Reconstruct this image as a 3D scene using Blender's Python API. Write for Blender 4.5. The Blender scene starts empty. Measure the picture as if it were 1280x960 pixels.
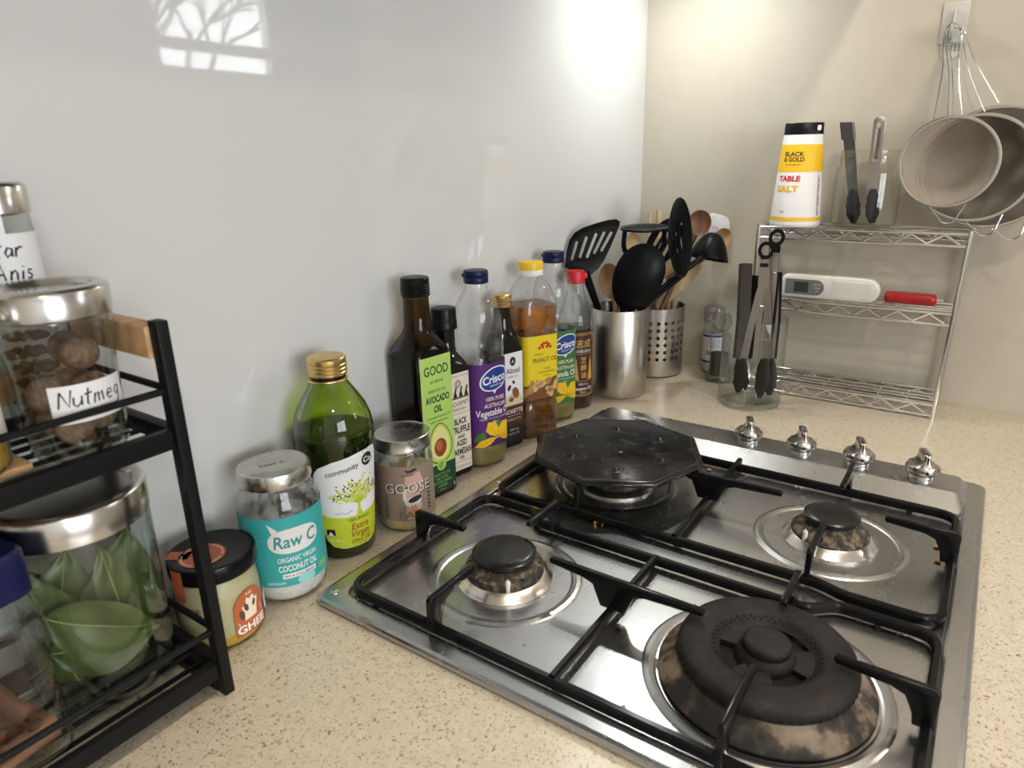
import bpy, bmesh, math, random
from mathutils import Vector, Matrix
random.seed(7)
PI = math.pi
S = bpy.context.scene
C = S.collection
D = bpy.data

# ------------------------------------------------------------------ camera
CAM = Vector((-1.2693, -0.5733, 0.3970))
ROT = Matrix(((0.5668, 0.2706, -0.7781), (-0.8236, 0.1624, -0.5434), (-0.0207, 0.9489, 0.3149)))
FPX = 857.87
cam = D.cameras.new('camera'); camo = D.objects.new('camera', cam); C.objects.link(camo)
camo.matrix_world = Matrix.Translation(CAM) @ ROT.to_4x4()
cam.sensor_width = 36.0; cam.lens = FPX / 1280 * 36.0; cam.clip_start = 0.02
cam.dof.use_dof = True; cam.dof.focus_distance = 0.80; cam.dof.aperture_fstop = 8.5
S.camera = camo

# ------------------------------------------------------------------ view, world, lamps
S.view_settings.view_transform = 'Standard'; S.view_settings.look = 'None'
S.view_settings.exposure = 0.58; S.view_settings.gamma = 1.0; S.view_settings.use_curve_mapping = False
S.cycles.max_bounces = 10; S.cycles.transparent_max_bounces = 24; S.cycles.transmission_bounces = 8
S.cycles.caustics_reflective = False; S.cycles.caustics_refractive = False
S.cycles.sample_clamp_indirect = 6.0
w = D.worlds.new('overcast_sky'); S.world = w; w.use_nodes = True
bg = w.node_tree.nodes['Background']; bg.inputs[0].default_value = (0.93, 0.96, 1.0, 1); bg.inputs[1].default_value = 9.5

def area_lamp(name, loc, size, watts, col, rot=(0, 0, 0), shape='DISK', sy=None, spread=None):
    l = D.lights.new(name, 'AREA'); l.shape = shape; l.size = size
    if sy: l.size_y = sy
    l.energy = watts; l.color = col
    if spread: l.spread = spread
    o = D.objects.new(name, l); C.objects.link(o); o.location = loc; o.rotation_euler = rot
    return o
LAMP = (-0.17, -0.135, 0.712)
area_lamp('hood_lamp_light', LAMP, 0.05, 1.0, (0.97, 1.0, 0.95))
CEIL = [(-1.05, -0.74), (-0.30, -0.74), (-1.9, -1.6), (0.6, -1.9)]
for i, (x, y) in enumerate(CEIL):
    area_lamp('ceiling_lamp_light', (x, y, 1.485), 0.11, 5.0 if i < 2 else 6.0, (1.0, 0.88, 0.72))
for (x0, x1, z0, z1) in ((0.98, 1.80, 0.86, 1.45), (-2.7, -1.1, 0.0, 1.3)):
    p = area_lamp('window_portal', ((x0 + x1) / 2, -3.34, (z0 + z1) / 2), x1 - x0, 1, (1, 1, 1), (PI / 2, 0, 0), 'RECTANGLE', z1 - z0)
    p.data.cycles.is_portal = True

# ------------------------------------------------------------------ helpers: points
def at(px, py, depth):
    """the point that stands `depth` metres in front of the camera plane, seen at a pixel of the 1280 x 960 frame"""
    return CAM + ROT @ Vector(((px - 640) / FPX * depth, -(py - 480) / FPX * depth, -depth))

# ------------------------------------------------------------------ helpers: materials
MATS = {}
def nodes(name):
    m = D.materials.new(name); m.use_nodes = True
    nt = m.node_tree; b = nt.nodes['Principled BSDF']
    return m, nt, b
def mat(name, col, rough=0.5, metal=0.0, spec=0.5, coat=0.0, trans=0.0, ior=1.45, emit=None, es=0.0, alpha=1.0):
    if name in MATS: return MATS[name]
    m, nt, b = nodes(name)
    b.inputs['Base Color'].default_value = (*col, 1); b.inputs['Roughness'].default_value = rough
    b.inputs['Metallic'].default_value = metal; b.inputs['Specular IOR Level'].default_value = spec
    b.inputs['Coat Weight'].default_value = coat; b.inputs['Coat Roughness'].default_value = 0.08
    b.inputs['Transmission Weight'].default_value = trans; b.inputs['IOR'].default_value = ior
    if emit: b.inputs['Emission Color'].default_value = (*emit, 1); b.inputs['Emission Strength'].default_value = es
    MATS[name] = m; return m
def nn(nt, typ, **kw):
    n = nt.nodes.new(typ)
    for k, v in kw.items():
        if k.startswith('i_'): n.inputs[k[2:].replace('_', ' ')].default_value = v
        else: setattr(n, k, v)
    return n
def ramp(nt, stops):
    n = nt.nodes.new('ShaderNodeValToRGB'); el = n.color_ramp.elements
    while len(el) > 1: el.remove(el[0])
    el[0].position = stops[0][0]; el[0].color = (*stops[0][1], 1)
    for p_, c_ in stops[1:]:
        e = el.new(p_); e.color = (*c_, 1)
    return n
def coords(nt, scale=(1, 1, 1), kind='Object', rot=(0, 0, 0)):
    t = nt.nodes.new('ShaderNodeTexCoord'); mp = nt.nodes.new('ShaderNodeMapping')
    mp.inputs['Scale'].default_value = scale; mp.inputs['Rotation'].default_value = rot
    nt.links.new(t.outputs[kind], mp.inputs['Vector']); return mp.outputs[0]
def noise(nt, vec, scale, detail=4, rough=0.55):
    n = nn(nt, 'ShaderNodeTexNoise'); n.inputs['Scale'].default_value = scale
    n.inputs['Detail'].default_value = detail; n.inputs['Roughness'].default_value = rough
    nt.links.new(vec, n.inputs['Vector']); return n.outputs['Fac']
def bump(nt, b, h, strength=0.3, dist=0.001):
    n = nn(nt, 'ShaderNodeBump'); n.inputs['Strength'].default_value = strength; n.inputs['Distance'].default_value = dist
    nt.links.new(h, n.inputs['Height']); nt.links.new(n.outputs[0], b.inputs['Normal'])
def noisy(name, stops, scale, rough=0.5, metal=0.0, detail=5, stretch=(1, 1, 1), bmp=0.0, rr=None, bscale=None, coat=0.0, spec=0.5, dist=0.001):
    """principled with a noise driven colour ramp (and roughness / bump)"""
    if name in MATS: return MATS[name]
    m, nt, b = nodes(name); v = coords(nt, stretch)
    f = noise(nt, v, scale, detail)
    r = ramp(nt, stops); nt.links.new(f, r.inputs[0]); nt.links.new(r.outputs[0], b.inputs['Base Color'])
    b.inputs['Roughness'].default_value = rough; b.inputs['Metallic'].default_value = metal
    b.inputs['Coat Weight'].default_value = coat; b.inputs['Specular IOR Level'].default_value = spec
    if rr:
        mr = nn(nt, 'ShaderNodeMapRange'); mr.inputs['From Min'].default_value = 0.3; mr.inputs['From Max'].default_value = 0.7
        mr.inputs['To Min'].default_value = rr[0]; mr.inputs['To Max'].default_value = rr[1]
        nt.links.new(f, mr.inputs['Value']); nt.links.new(mr.outputs[0], b.inputs['Roughness'])
    if bmp:
        g = noise(nt, v, bscale or scale * 2, 6); bump(nt, b, g, bmp, dist)
    MATS[name] = m; return m
def thin_glass(name, tint=(1, 1, 1), edge=(0.75, 0.8, 0.78), gloss=0.06, rough=0.02, power=3.0, gmax=0.65, smear=0.0):
    """clear thin wall: straight-through light tinted by the glass, mirror-like towards grazing view"""
    if name in MATS: return MATS[name]
    m = D.materials.new(name); m.use_nodes = True; nt = m.node_tree; nt.nodes.clear()
    out = nn(nt, 'ShaderNodeOutputMaterial'); mix = nn(nt, 'ShaderNodeMixShader')
    tr = nn(nt, 'ShaderNodeBsdfTransparent'); gl = nn(nt, 'ShaderNodeBsdfGlossy'); gl.inputs['Roughness'].default_value = rough
    lw = nn(nt, 'ShaderNodeLayerWeight'); lw.inputs['Blend'].default_value = 0.5
    pw = nn(nt, 'ShaderNodeMath', operation='POWER'); pw.inputs[1].default_value = power
    nt.links.new(lw.outputs['Facing'], pw.inputs[0])
    mr = nn(nt, 'ShaderNodeMapRange'); mr.inputs['To Min'].default_value = gloss; mr.inputs['To Max'].default_value = gmax
    nt.links.new(pw.outputs[0], mr.inputs['Value'])
    cr = nn(nt, 'ShaderNodeMix', data_type='RGBA'); cr.inputs['A'].default_value = (*tint, 1); cr.inputs['B'].default_value = (*edge, 1)
    nt.links.new(pw.outputs[0], cr.inputs['Factor']); nt.links.new(cr.outputs['Result'], tr.inputs['Color'])
    nt.links.new(mr.outputs[0], mix.inputs[0]); nt.links.new(tr.outputs[0], mix.inputs[1]); nt.links.new(gl.outputs[0], mix.inputs[2])
    last = mix
    if smear:
        df = nn(nt, 'ShaderNodeBsdfDiffuse'); df.inputs['Color'].default_value = (0.8, 0.8, 0.78, 1)
        v = coords(nt); f = noise(nt, v, 60, 6, 0.7)
        m2 = nn(nt, 'ShaderNodeMapRange'); m2.inputs['From Min'].default_value = 0.45; m2.inputs['From Max'].default_value = 0.75; m2.inputs['To Max'].default_value = smear
        nt.links.new(f, m2.inputs['Value'])
        mx = nn(nt, 'ShaderNodeMixShader'); nt.links.new(m2.outputs[0], mx.inputs[0]); nt.links.new(mix.outputs[0], mx.inputs[1]); nt.links.new(df.outputs[0], mx.inputs[2]); last = mx
    nt.links.new(last.outputs[0], out.inputs['Surface'])
    MATS[name] = m; return m

# ------------------------------------------------------------------ helpers: meshes
class MB:
    def __init__(s): s.v = []; s.f = []
    def add(s, v, f):
        o = len(s.v); s.v += [tuple(q) for q in v]; s.f += [tuple(i + o for i in g) for g in f]; return s
    def box(s, x0, x1, y0, y1, z0, z1, M=None):
        v = [Vector((x, y, z)) for z in (z0, z1) for y in (y0, y1) for x in (x0, x1)]
        if M: v = [M @ q for q in v]
        return s.add(v, [(0, 2, 3, 1), (4, 5, 7, 6), (0, 1, 5, 4), (2, 6, 7, 3), (0, 4, 6, 2), (1, 3, 7, 5)])
    def loft(s, rings, cap0=True, cap1=True, closed=True):
        n = len(rings[0]); v = [q for r in rings for q in r]; f = []
        for k in range(len(rings) - 1):
            for i in range(n if closed else n - 1):
                j = (i + 1) % n; f.append((k * n + i, k * n + j, (k + 1) * n + j, (k + 1) * n + i))
        if cap0: f.append(tuple(reversed(range(n))))
        if cap1: f.append(tuple((len(rings) - 1) * n + i for i in range(n)))
        return s.add(v, f)
    def lathe(s, prof, n=40, c=(0, 0, 0), cap0=True, cap1=True, a0=0.0):
        """prof: (r, z) from bottom to top"""
        return s.loft([[(c[0] + r * math.cos(a0 + 2 * PI * i / n), c[1] + r * math.sin(a0 + 2 * PI * i / n), c[2] + z) for i in range(n)] for r, z in prof], cap0, cap1)
    def tube(s, pts, rad, n=8, closed=False, caps=True, sq=None):
        """round (or sq=(half width, half height)) section swept along pts"""
        P = [Vector(q) for q in pts]; m = len(P); rings = []; up = None
        for i in range(m):
            a = P[(i - 1) % m] if (closed or i > 0) else P[i]; b = P[(i + 1) % m] if (closed or i < m - 1) else P[i]
            t = (b - a).normalized()
            if up is None:
                up = Vector((0, 0, 1)) if abs(t.z) < 0.9 else Vector((0, 1, 0))
            up = (up - t * up.dot(t)).normalized(); sd = t.cross(up)
            r = rad[i] if isinstance(rad, (list, tuple)) else rad
            if sq: ring = [P[i] + sd * sq[0] * a_ + up * sq[1] * b_ for a_, b_ in ((-1, -.6), (-.6, -1), (.6, -1), (1, -.6), (1, .6), (.6, 1), (-.6, 1), (-1, .6))]
            else: ring = [P[i] + (sd * math.cos(2 * PI * k / n) + up * math.sin(2 * PI * k / n)) * r for k in range(n)]
            rings.append(ring)
        if closed: rings.append(rings[0]); caps = False
        return s.loft(rings, caps, caps)
    def prism(s, poly, a, b, M=None):
        """poly (x, y) extruded z from a to b, then moved by M"""
        r0 = [Vector((x, y, a)) for x, y in poly]; r1 = [Vector((x, y, b)) for x, y in poly]
        if M: r0 = [M @ q for q in r0]; r1 = [M @ q for q in r1]
        return s.loft([r0, r1])
    def sphere(s, c, r, n=14, m=8, sc=(1, 1, 1), M=None):
        rings = []
        for k in range(m + 1):
            ph = -PI / 2 + PI * k / m; rr = max(math.cos(ph), 0.02); rings.append([Vector((rr * math.cos(2 * PI * i / n) * sc[0], rr * math.sin(2 * PI * i / n) * sc[1], math.sin(ph) * sc[2])) * r for i in range(n)])
        if M: rings = [[M @ q for q in g] for g in rings]
        return s.loft([[q + Vector(c) for q in g] for g in rings])
    def mesh(s, name, bevel=0.0, bseg=2, sharp=40, weld=True):
        me = D.meshes.new(name); bm = bmesh.new()
        vs = [bm.verts.new(q) for q in s.v]
        for g in s.f:
            try: bm.faces.new([vs[i] for i in g])
            except ValueError: pass
        if weld: bmesh.ops.remove_doubles(bm, verts=bm.verts, dist=1e-6)
        bmesh.ops.recalc_face_normals(bm, faces=bm.faces)
        if bevel:
            ed = [e for e in bm.edges if len(e.link_faces) == 2 and e.calc_face_angle(0) > math.radians(35)]
            bmesh.ops.bevel(bm, geom=ed, offset=bevel, segments=bseg, profile=0.5, affect='EDGES', clamp_overlap=True)
        bm.to_mesh(me); bm.free()
        me.shade_smooth(); me.set_sharp_from_angle(angle=math.radians(sharp))
        return me
    def build(s, name, m, parent=None, bevel=0.0, bseg=2, sharp=40, loc=None):
        return link(name, s.mesh(name, bevel, bseg, sharp), m, parent, loc)
def link(name, me, m, parent=None, loc=None):
    if m is not None and not me.materials: me.materials.append(m)
    o = D.objects.new(name, me); C.objects.link(o)
    if parent: o.parent = parent
    if loc: o.location = loc
    return o
def tag(o, label=None, cat=None, group=None, kind=None):
    if label: o['label'] = label
    if cat: o['category'] = cat
    if group: o['group'] = group
    if kind: o['kind'] = kind
    return o
def thing(name, label, cat, loc=(0, 0, 0), rz=0.0, group=None):
    o = D.objects.new(name, None); C.objects.link(o); o.empty_display_size = 0.02
    o.location = loc; o.rotation_euler = (0, 0, rz)
    return tag(o, label, cat, group)
def struct(name, mb, m, parent=None, **k):
    o = mb.build(name, m, parent, **k)
    if not parent: o['kind'] = 'structure'
    return o
def circ(r, n=48, cx=0, cy=0): return [(cx + r * math.cos(2 * PI * i / n), cy + r * math.sin(2 * PI * i / n)) for i in range(n)]
def rrect(w_, d_, r, n=64):
    """rounded rectangle sampled by angle"""
    out = []; hw, hd = w_ / 2, d_ / 2
    for i in range(n):
        a = 2 * PI * (i + 0.5) / n; cx, cy = math.cos(a), math.sin(a)
        lo, hi = 0.0, hw + hd
        for _ in range(30):
            t = (lo + hi) / 2; x, y = abs(cx * t), abs(cy * t)
            qx, qy = max(x - (hw - r), 0), max(y - (hd - r), 0)
            ins = x <= hw and y <= hd and (qx == 0 or qy == 0 or qx * qx + qy * qy <= r * r)
            if ins: lo = t
            else: hi = t
        out.append((cx * lo, cy * lo))
    return out
def arc_rect(x0, x1, y0, y1, r, n=6):
    """rounded rectangle outline with true corner arcs, ccw"""
    out = []
    for cx, cy, a in ((x1 - r, y0 + r, -PI / 2), (x1 - r, y1 - r, 0), (x0 + r, y1 - r, PI / 2), (x0 + r, y0 + r, PI)):
        for k in range(n + 1):
            b = a + PI / 2 * k / n; out.append((cx + r * math.cos(b), cy + r * math.sin(b)))
    return out
def blend(p, q, t): return [(a[0] * (1 - t) + b[0] * t, a[1] * (1 - t) + b[1] * t) for a, b in zip(p, q)]
def lift(sec, z, k=1.0, dx=0, dy=0): return [(x * k + dx, y * k + dy, z) for x, y in sec]

# ------------------------------------------------------------------ helpers: printing on surfaces
class Wrap:
    """surface of a body with closed ccw section `sec`; u runs along the section from the direction `ang`, v is height"""
    def __init__(s, sec, ang=-PI / 2, k=None):
        s.p = [Vector(q) for q in sec]; s.n = len(s.p); s.k = k or (lambda z: 1.0)
        s.cum = [0.0]
        for i in range(s.n): s.cum.append(s.cum[-1] + (s.p[(i + 1) % s.n] - s.p[i]).length)
        best = max(range(s.n), key=lambda i: s.p[i].normalized().dot(Vector((math.cos(ang), math.sin(ang)))))
        # exact crossing of the ray at `ang`
        d = Vector((math.cos(ang), math.sin(ang))); s.s0 = s.cum[best]
        for i in (best - 1, best):
            a, b = s.p[i % s.n], s.p[(i + 1) % s.n]; ca, cb = d.x * a.y - d.y * a.x, d.x * b.y - d.y * b.x
            if ca <= 0 <= cb or cb <= 0 <= ca:
                t = ca / (ca - cb) if ca != cb else 0; s.s0 = s.cum[i % s.n] + t * (b - a).length
    def __call__(s, u, v, off):
        L = s.cum[-1]; q = (s.s0 + u) % L; lo, hi = 0, s.n
        while hi - lo > 1:
            m = (lo + hi) // 2
            if s.cum[m] <= q: lo = m
            else: hi = m
        a, b = s.p[lo], s.p[(lo + 1) % s.n]; t = (q - s.cum[lo]) / max((b - a).length, 1e-9)
        # smooth normals from neighbours
        z_, c_ = s.p[(lo - 1) % s.n], s.p[(lo + 2) % s.n]
        t0 = (b - z_).normalized(); t1 = (c_ - a).normalized(); tt = (t0 * (1 - t) + t1 * t).normalized()
        pt = a.lerp(b, t) * s.k(v) + Vector((tt.y, -tt.x)) * off
        return (pt.x, pt.y, v)
class Flat:
    def __init__(s, o, u, v): s.o = Vector(o); s.u = Vector(u).normalized(); s.v = Vector(v).normalized(); s.nrm = s.u.cross(s.v)
    def __call__(s, u, v, off): return tuple(s.o + s.u * u + s.v * v + s.nrm * off)
_tc = {}
def text2d(txt, size, bold=0.0, shear=0.0, sx=1.0, space=1.0):
    key = (txt, size, bold, shear, sx, space)
    if key in _tc: return _tc[key]
    cu = D.curves.new('t', 'FONT'); cu.body = txt; cu.size = size; cu.shear = shear; cu.offset = bold * size; cu.space_character = space
    cu.resolution_u = 3; cu.fill_mode = 'BOTH' if hasattr(cu, 'fill_mode') and False else cu.fill_mode
    o = D.objects.new('t', cu); C.objects.link(o)
    dg = bpy.context.evaluated_depsgraph_get(); e = o.evaluated_get(dg); me = e.to_mesh()
    v = [(q.co.x * sx, q.co.y) for q in me.vertices]; f = [tuple(p_.vertices) for p_ in me.polygons]
    e.to_mesh_clear(); D.objects.remove(o); D.curves.remove(cu)
    if v:
        cx = (min(a for a, b in v) + max(a for a, b in v)) / 2; v = [(a - cx, b) for a, b in v]
    _tc[key] = (v, f); return v, f
class Print:
    """flat print on a surface: one object for each kind and ink"""
    def __init__(s, surf, parent, step=0.003, base=0.0004): s.surf = surf; s.par = parent; s.items = {}; s.order = []; s.step = step; s.base = base
    def _put(s, kind, m, v, f):
        k = (kind, m.name)
        if k not in s.items: s.items[k] = ([], [], m); s.order.append(k)
        V, F, _ = s.items[k]; o = len(V); V += list(v); F += [tuple(i + o for i in g) for g in f]; return s
    def text(s, txt, x, y, size, m, bold=0.0, shear=0.0, sx=1.0, rot=0.0, width=None, space=1.0):
        v, f = text2d(txt, size, bold, shear, sx, space)
        if width and v:
            W = max(a for a, b in v) - min(a for a, b in v); v = [(a * width / W, b) for a, b in v]
        c, n = math.cos(rot), math.sin(rot)
        return s._put('lettering', m, [(x + a * c - b * n, y + a * n + b * c) for a, b in v], f)
    def poly(s, pts, m, kind='picture'): return s._put(kind, m, pts, [tuple(range(len(pts)))])
    def ell(s, x, y, rx, ry, m, rot=0.0, n=24, kind='picture'):
        c, q = math.cos(rot), math.sin(rot)
        return s.poly([(x + rx * math.cos(2 * PI * i / n) * c - ry * math.sin(2 * PI * i / n) * q, y + rx * math.cos(2 * PI * i / n) * q + ry * math.sin(2 * PI * i / n) * c) for i in range(n)], m, kind)
    def stroke(s, pts, w_, m, kind='picture'):
        P = [Vector(q) for q in pts]; L = []; R_ = []
        for i in range(len(P)):
            t = (P[min(i + 1, len(P) - 1)] - P[max(i - 1, 0)])
            t = t.normalized() if t.length > 1e-9 else Vector((1, 0)); nr = Vector((-t.y, t.x)) * w_ / 2
            L.append(tuple(P[i] + nr)); R_.append(tuple(P[i] - nr))
        n = len(P); return s._put(kind, m, L + R_, [(i, i + n, i + 1 + n, i + 1) for i in range(n - 1)])
    def rect(s, x0, x1, y0, y1, m, r=0.0, kind='picture'):
        return s.poly(arc_rect(x0, x1, y0, y1, r, 4) if r else [(x0, y0), (x1, y0), (x1, y1), (x0, y1)], m, kind)
    def done(s):
        objs = []
        for li, k in enumerate(s.order):
            V, F, m = s.items[k]; bm = bmesh.new(); vs = [bm.verts.new((a, b, 0)) for a, b in V]
            for g in F:
                try: bm.faces.new([vs[i] for i in g])
                except ValueError: pass
            big = [f for f in bm.faces if len(f.verts) > 4]
            if big: bmesh.ops.triangulate(bm, faces=big)
            if s.step:
                us = [a for a, b in V]; u = math.ceil(min(us) / s.step) * s.step
                while u < max(us):
                    bmesh.ops.bisect_plane(bm, geom=bm.verts[:] + bm.edges[:] + bm.faces[:], plane_co=(u, 0, 0), plane_no=(1, 0, 0)); u += s.step
                vv = [b for a, b in V]; hv = 0.02; u = math.ceil(min(vv) / hv) * hv
                while u < max(vv):
                    bmesh.ops.bisect_plane(bm, geom=bm.verts[:] + bm.edges[:] + bm.faces[:], plane_co=(0, u, 0), plane_no=(0, 1, 0)); u += hv
            for f in bm.faces:
                if f.normal.z < 0: f.normal_flip()
            bm.normal_update()
            for f in bm.faces:
                if f.calc_center_median() is not None and f.normal.z < 0: f.normal_flip()
            off = s.base + 0.00009 * li
            for q in bm.verts: q.co = s.surf(q.co.x, q.co.y, off)
            me = D.meshes.new(k[0]); bm.to_mesh(me); bm.free()
            objs.append(link(k[0], me, m, s.par))
            if k[0] in ('lettering', 'picture'): objs[-1]['kind'] = 'stuff'
        return objs
def label_patch(surf, pts, m, parent, step=0.003, off=0.0003, name='label'):
    """paper label cut to the outline pts and stuck on surf"""
    pr = Print(surf, parent, step, off); pr.poly(pts, m, name); return pr.done()[0]
# ================================================================== the room
def quartz():
    m, nt, b = nodes('quartz_stone'); v = coords(nt)
    base = ramp(nt, [(0.3, (0.53, 0.465, 0.365)), (0.55, (0.59, 0.525, 0.42)), (0.75, (0.64, 0.58, 0.475))])
    nt.links.new(noise(nt, v, 90, 6, 0.7), base.inputs[0]); col = base.outputs[0]
    wv = nn(nt, 'ShaderNodeVectorMath', operation='ADD'); nz = nn(nt, 'ShaderNodeTexNoise'); nz.inputs['Scale'].default_value = 260
    sc = nn(nt, 'ShaderNodeVectorMath', operation='SCALE'); sc.inputs['Scale'].default_value = 0.0060
    nt.links.new(v, nz.inputs['Vector']); nt.links.new(nz.outputs['Color'], sc.inputs[0]); nt.links.new(v, wv.inputs[0]); nt.links.new(sc.outputs[0], wv.inputs[1])
    for scale, keep, rad, tint in ((560, 0.70, 0.36, (0.36, 0.27, 0.175)), (300, 0.84, 0.30, (0.31, 0.22, 0.135)), (150, 0.93, 0.17, (0.18, 0.12, 0.075)), (380, 0.90, 0.30, (0.22, 0.15, 0.095))):
        vo = nn(nt, 'ShaderNodeTexVoronoi'); vo.inputs['Scale'].default_value = scale; nt.links.new(wv.outputs[0], vo.inputs['Vector'])
        sep = nn(nt, 'ShaderNodeSeparateColor'); nt.links.new(vo.outputs['Color'], sep.inputs[0])
        a = nn(nt, 'ShaderNodeMath', operation='GREATER_THAN'); a.inputs[1].default_value = keep; nt.links.new(sep.outputs[0], a.inputs[0])
        d = nn(nt, 'ShaderNodeMapRange'); d.inputs['From Min'].default_value = rad; d.inputs['From Max'].default_value = rad + 0.1
        d.inputs['To Min'].default_value = 0.85; d.inputs['To Max'].default_value = 0.0; nt.links.new(vo.outputs['Distance'], d.inputs['Value'])
        mu = nn(nt, 'ShaderNodeMath', operation='MULTIPLY'); nt.links.new(a.outputs[0], mu.inputs[0]); nt.links.new(d.outputs[0], mu.inputs[1])
        mx = nn(nt, 'ShaderNodeMix', data_type='RGBA'); mx.inputs['B'].default_value = (*tint, 1)
        nt.links.new(mu.outputs[0], mx.inputs['Factor']); nt.links.new(col, mx.inputs['A']); col = mx.outputs['Result']
    nt.links.new(col, b.inputs['Base Color']); b.inputs['Roughness'].default_value = 0.28
    MATS['quartz_stone'] = m; return m
def splashback():
    m, nt, b = nodes('white_glass_splashback'); v = coords(nt)
    b.inputs['Base Color'].default_value = (0.645, 0.64, 0.63, 1); b.inputs['Specular IOR Level'].default_value = 0.5
    f = noise(nt, v, 7, 8, 0.7); mr = nn(nt, 'ShaderNodeMapRange'); mr.inputs['From Min'].default_value = 0.4; mr.inputs['From Max'].default_value = 0.75
    mr.inputs['To Min'].default_value = 0.015; mr.inputs['To Max'].default_value = 0.07; nt.links.new(f, mr.inputs['Value']); nt.links.new(mr.outputs[0], b.inputs['Roughness'])
    return m
M_quartz = quartz()
M_splash = splashback()
M_beige = noisy('beige_wall_panel', [(0.3, (0.495, 0.45, 0.375)), (0.7, (0.52, 0.475, 0.395))], 30, 0.42, spec=0.28)
M_white = mat('white_plaster', (0.68, 0.67, 0.64), 0.7)
M_floorm = noisy('timber_floor', [(0.3, (0.22, 0.13, 0.07)), (0.7, (0.36, 0.22, 0.12))], 6, 0.4, stretch=(1, 8, 1))
M_cab = mat('white_cabinet', (0.70, 0.69, 0.66), 0.35)
M_wframe = mat('window_frame_white', (0.75, 0.75, 0.74), 0.4)
M_pane = thin_glass('window_pane', (0.97, 0.98, 0.98), (0.8, 0.85, 0.85))
FZ, CZ = -0.92, 1.5
struct('wall_back', MB().box(-3.1, 0.0, 0.0, 0.1, FZ, CZ), M_splash)
struct('wall_right', MB().box(0.0, 0.1, -0.74, 0.1, FZ, CZ), M_beige)
struct('wall_return', MB().box(0.1, 2.5, -0.74, -0.64, FZ, CZ), M_white)
struct('wall_side', MB().box(2.5, 2.6, -3.5, -0.64, FZ, CZ), M_white)
struct('wall_left', MB().box(-3.2, -3.1, -3.5, 0.1, FZ, CZ), M_white)
struct('floor', MB().box(-3.2, 2.6, -3.5, 0.1, FZ - 0.1, FZ), M_floorm)
struct('ceiling', MB().box(-3.2, 2.6, -3.5, 0.1, CZ, CZ + 0.1), M_white)
wf = MB()
WIN = [(-2.7, -1.1, 0.0, 1.3), (0.98, 1.80, 0.86, 1.45)]
xs = [-3.1, -2.7, -1.1, 0.98, 1.80, 2.5]
for i in range(5):
    if i in (1, 3):
        _, _, z0, z1 = WIN[0] if i == 1 else WIN[1]
        wf.box(xs[i], xs[i + 1], -3.4, -3.3, FZ, z0); wf.box(xs[i], xs[i + 1], -3.4, -3.3, z1, CZ)
    else: wf.box(xs[i], xs[i + 1], -3.4, -3.3, FZ, CZ)
struct('wall_front', wf, M_white)
for k, (x0, x1, z0, z1) in enumerate(WIN):
    wn = D.objects.new('window_%d' % (k + 1), None); C.objects.link(wn); wn['kind'] = 'structure'; wn.location = ((x0 + x1) / 2, -3.35, z0)
    fr = MB(); hw = (x1 - x0) / 2; h = z1 - z0
    for a, b_, c_, d_ in ((-hw, -hw + .05, 0, h), (hw - .05, hw, 0, h), (-hw, hw, 0, .05), (-hw, hw, h - .05, h)): fr.box(a, b_, -.03, .04, c_, d_)
    if k == 1: fr.box(-hw, hw, -.02, .03, 0.14, 0.20)
    else: fr.box(-.03, .03, -.02, .03, 0, h)
    fr.build('window_frame', M_wframe, wn)
    if k == 1:
        MB().box(-hw + .05, hw - .05, -.004, .004, .05, .14).build('pane', M_pane, wn); MB().box(-hw + .05, hw - .05, -.004, .004, .20, h - .05).build('pane', M_pane, wn)
    else:
        MB().box(-hw + .05, -.03, -.004, .004, .05, h - .05).build('pane', M_pane, wn); MB().box(.03, hw - .05, -.004, .004, .05, h - .05).build('pane', M_pane, wn)
# bare tree outside, seen mirrored in the splashback
def bare_tree():
    mb = MB(); rnd = random.Random(3)
    def branch(p, d, l, r, k):
        q = p + d * l; mb.tube([p, (p + q) / 2 + Vector((rnd.uniform(-1, 1), rnd.uniform(-1, 1), rnd.uniform(-1, 1))) * l * .06, q], [r, r * .85, r * .7], 5)
        if k == 0: return
        for _ in range(3 if k > 1 else 4):
            e = (d + Vector((rnd.uniform(-1, 1), rnd.uniform(-1, 1), rnd.uniform(-.5, .9))) * .75).normalized(); branch(p + (q - p) * rnd.uniform(.6, 1), e, l * rnd.uniform(.6, .8), r * .6, k - 1)
    branch(Vector((0, 0, 0)), Vector((0.05, 0, 1)), 1.5, .10, 5); return mb
t = bare_tree().build('tree', mat('bark', (0.10, 0.085, 0.07), 0.9)); t.location = (3.0, -7.0, -0.9)
tag(t, 'bare leafless tree outside the small window', 'tree')

# worktop and what carries it
ct = thing('countertop', 'beige speckled quartz worktop carrying the gas hob and bottles', 'countertop')
MB().box(-3.1, 0, -0.66, 0, -0.04, 0).build('slab', M_quartz, ct, bevel=0.002)
bc = thing('base_cabinet', 'white base cabinet under the speckled quartz worktop', 'cabinet', (0, 0, FZ))
MB().box(-3.09, -0.01, -0.60, -0.01, 0.0, -0.04 - FZ).build('body', M_cab, bc)
for i in range(5):
    d_ = MB().box(-3.08 + i * .61, -3.08 + i * .61 + .60, -0.62, -0.60, 0.12, 0.86).build('door', M_cab, bc, bevel=.002)
    MB().tube([(-3.08 + i * .61 + .5, -.62, .8), (-3.08 + i * .61 + .5, -.645, .8), (-3.08 + i * .61 + .36, -.645, .8), (-3.08 + i * .61 + .36, -.62, .8)], .005).build('handle', mat('chrome', (0.78, 0.78, 0.77), 0.12, 1.0), d_)
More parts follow.
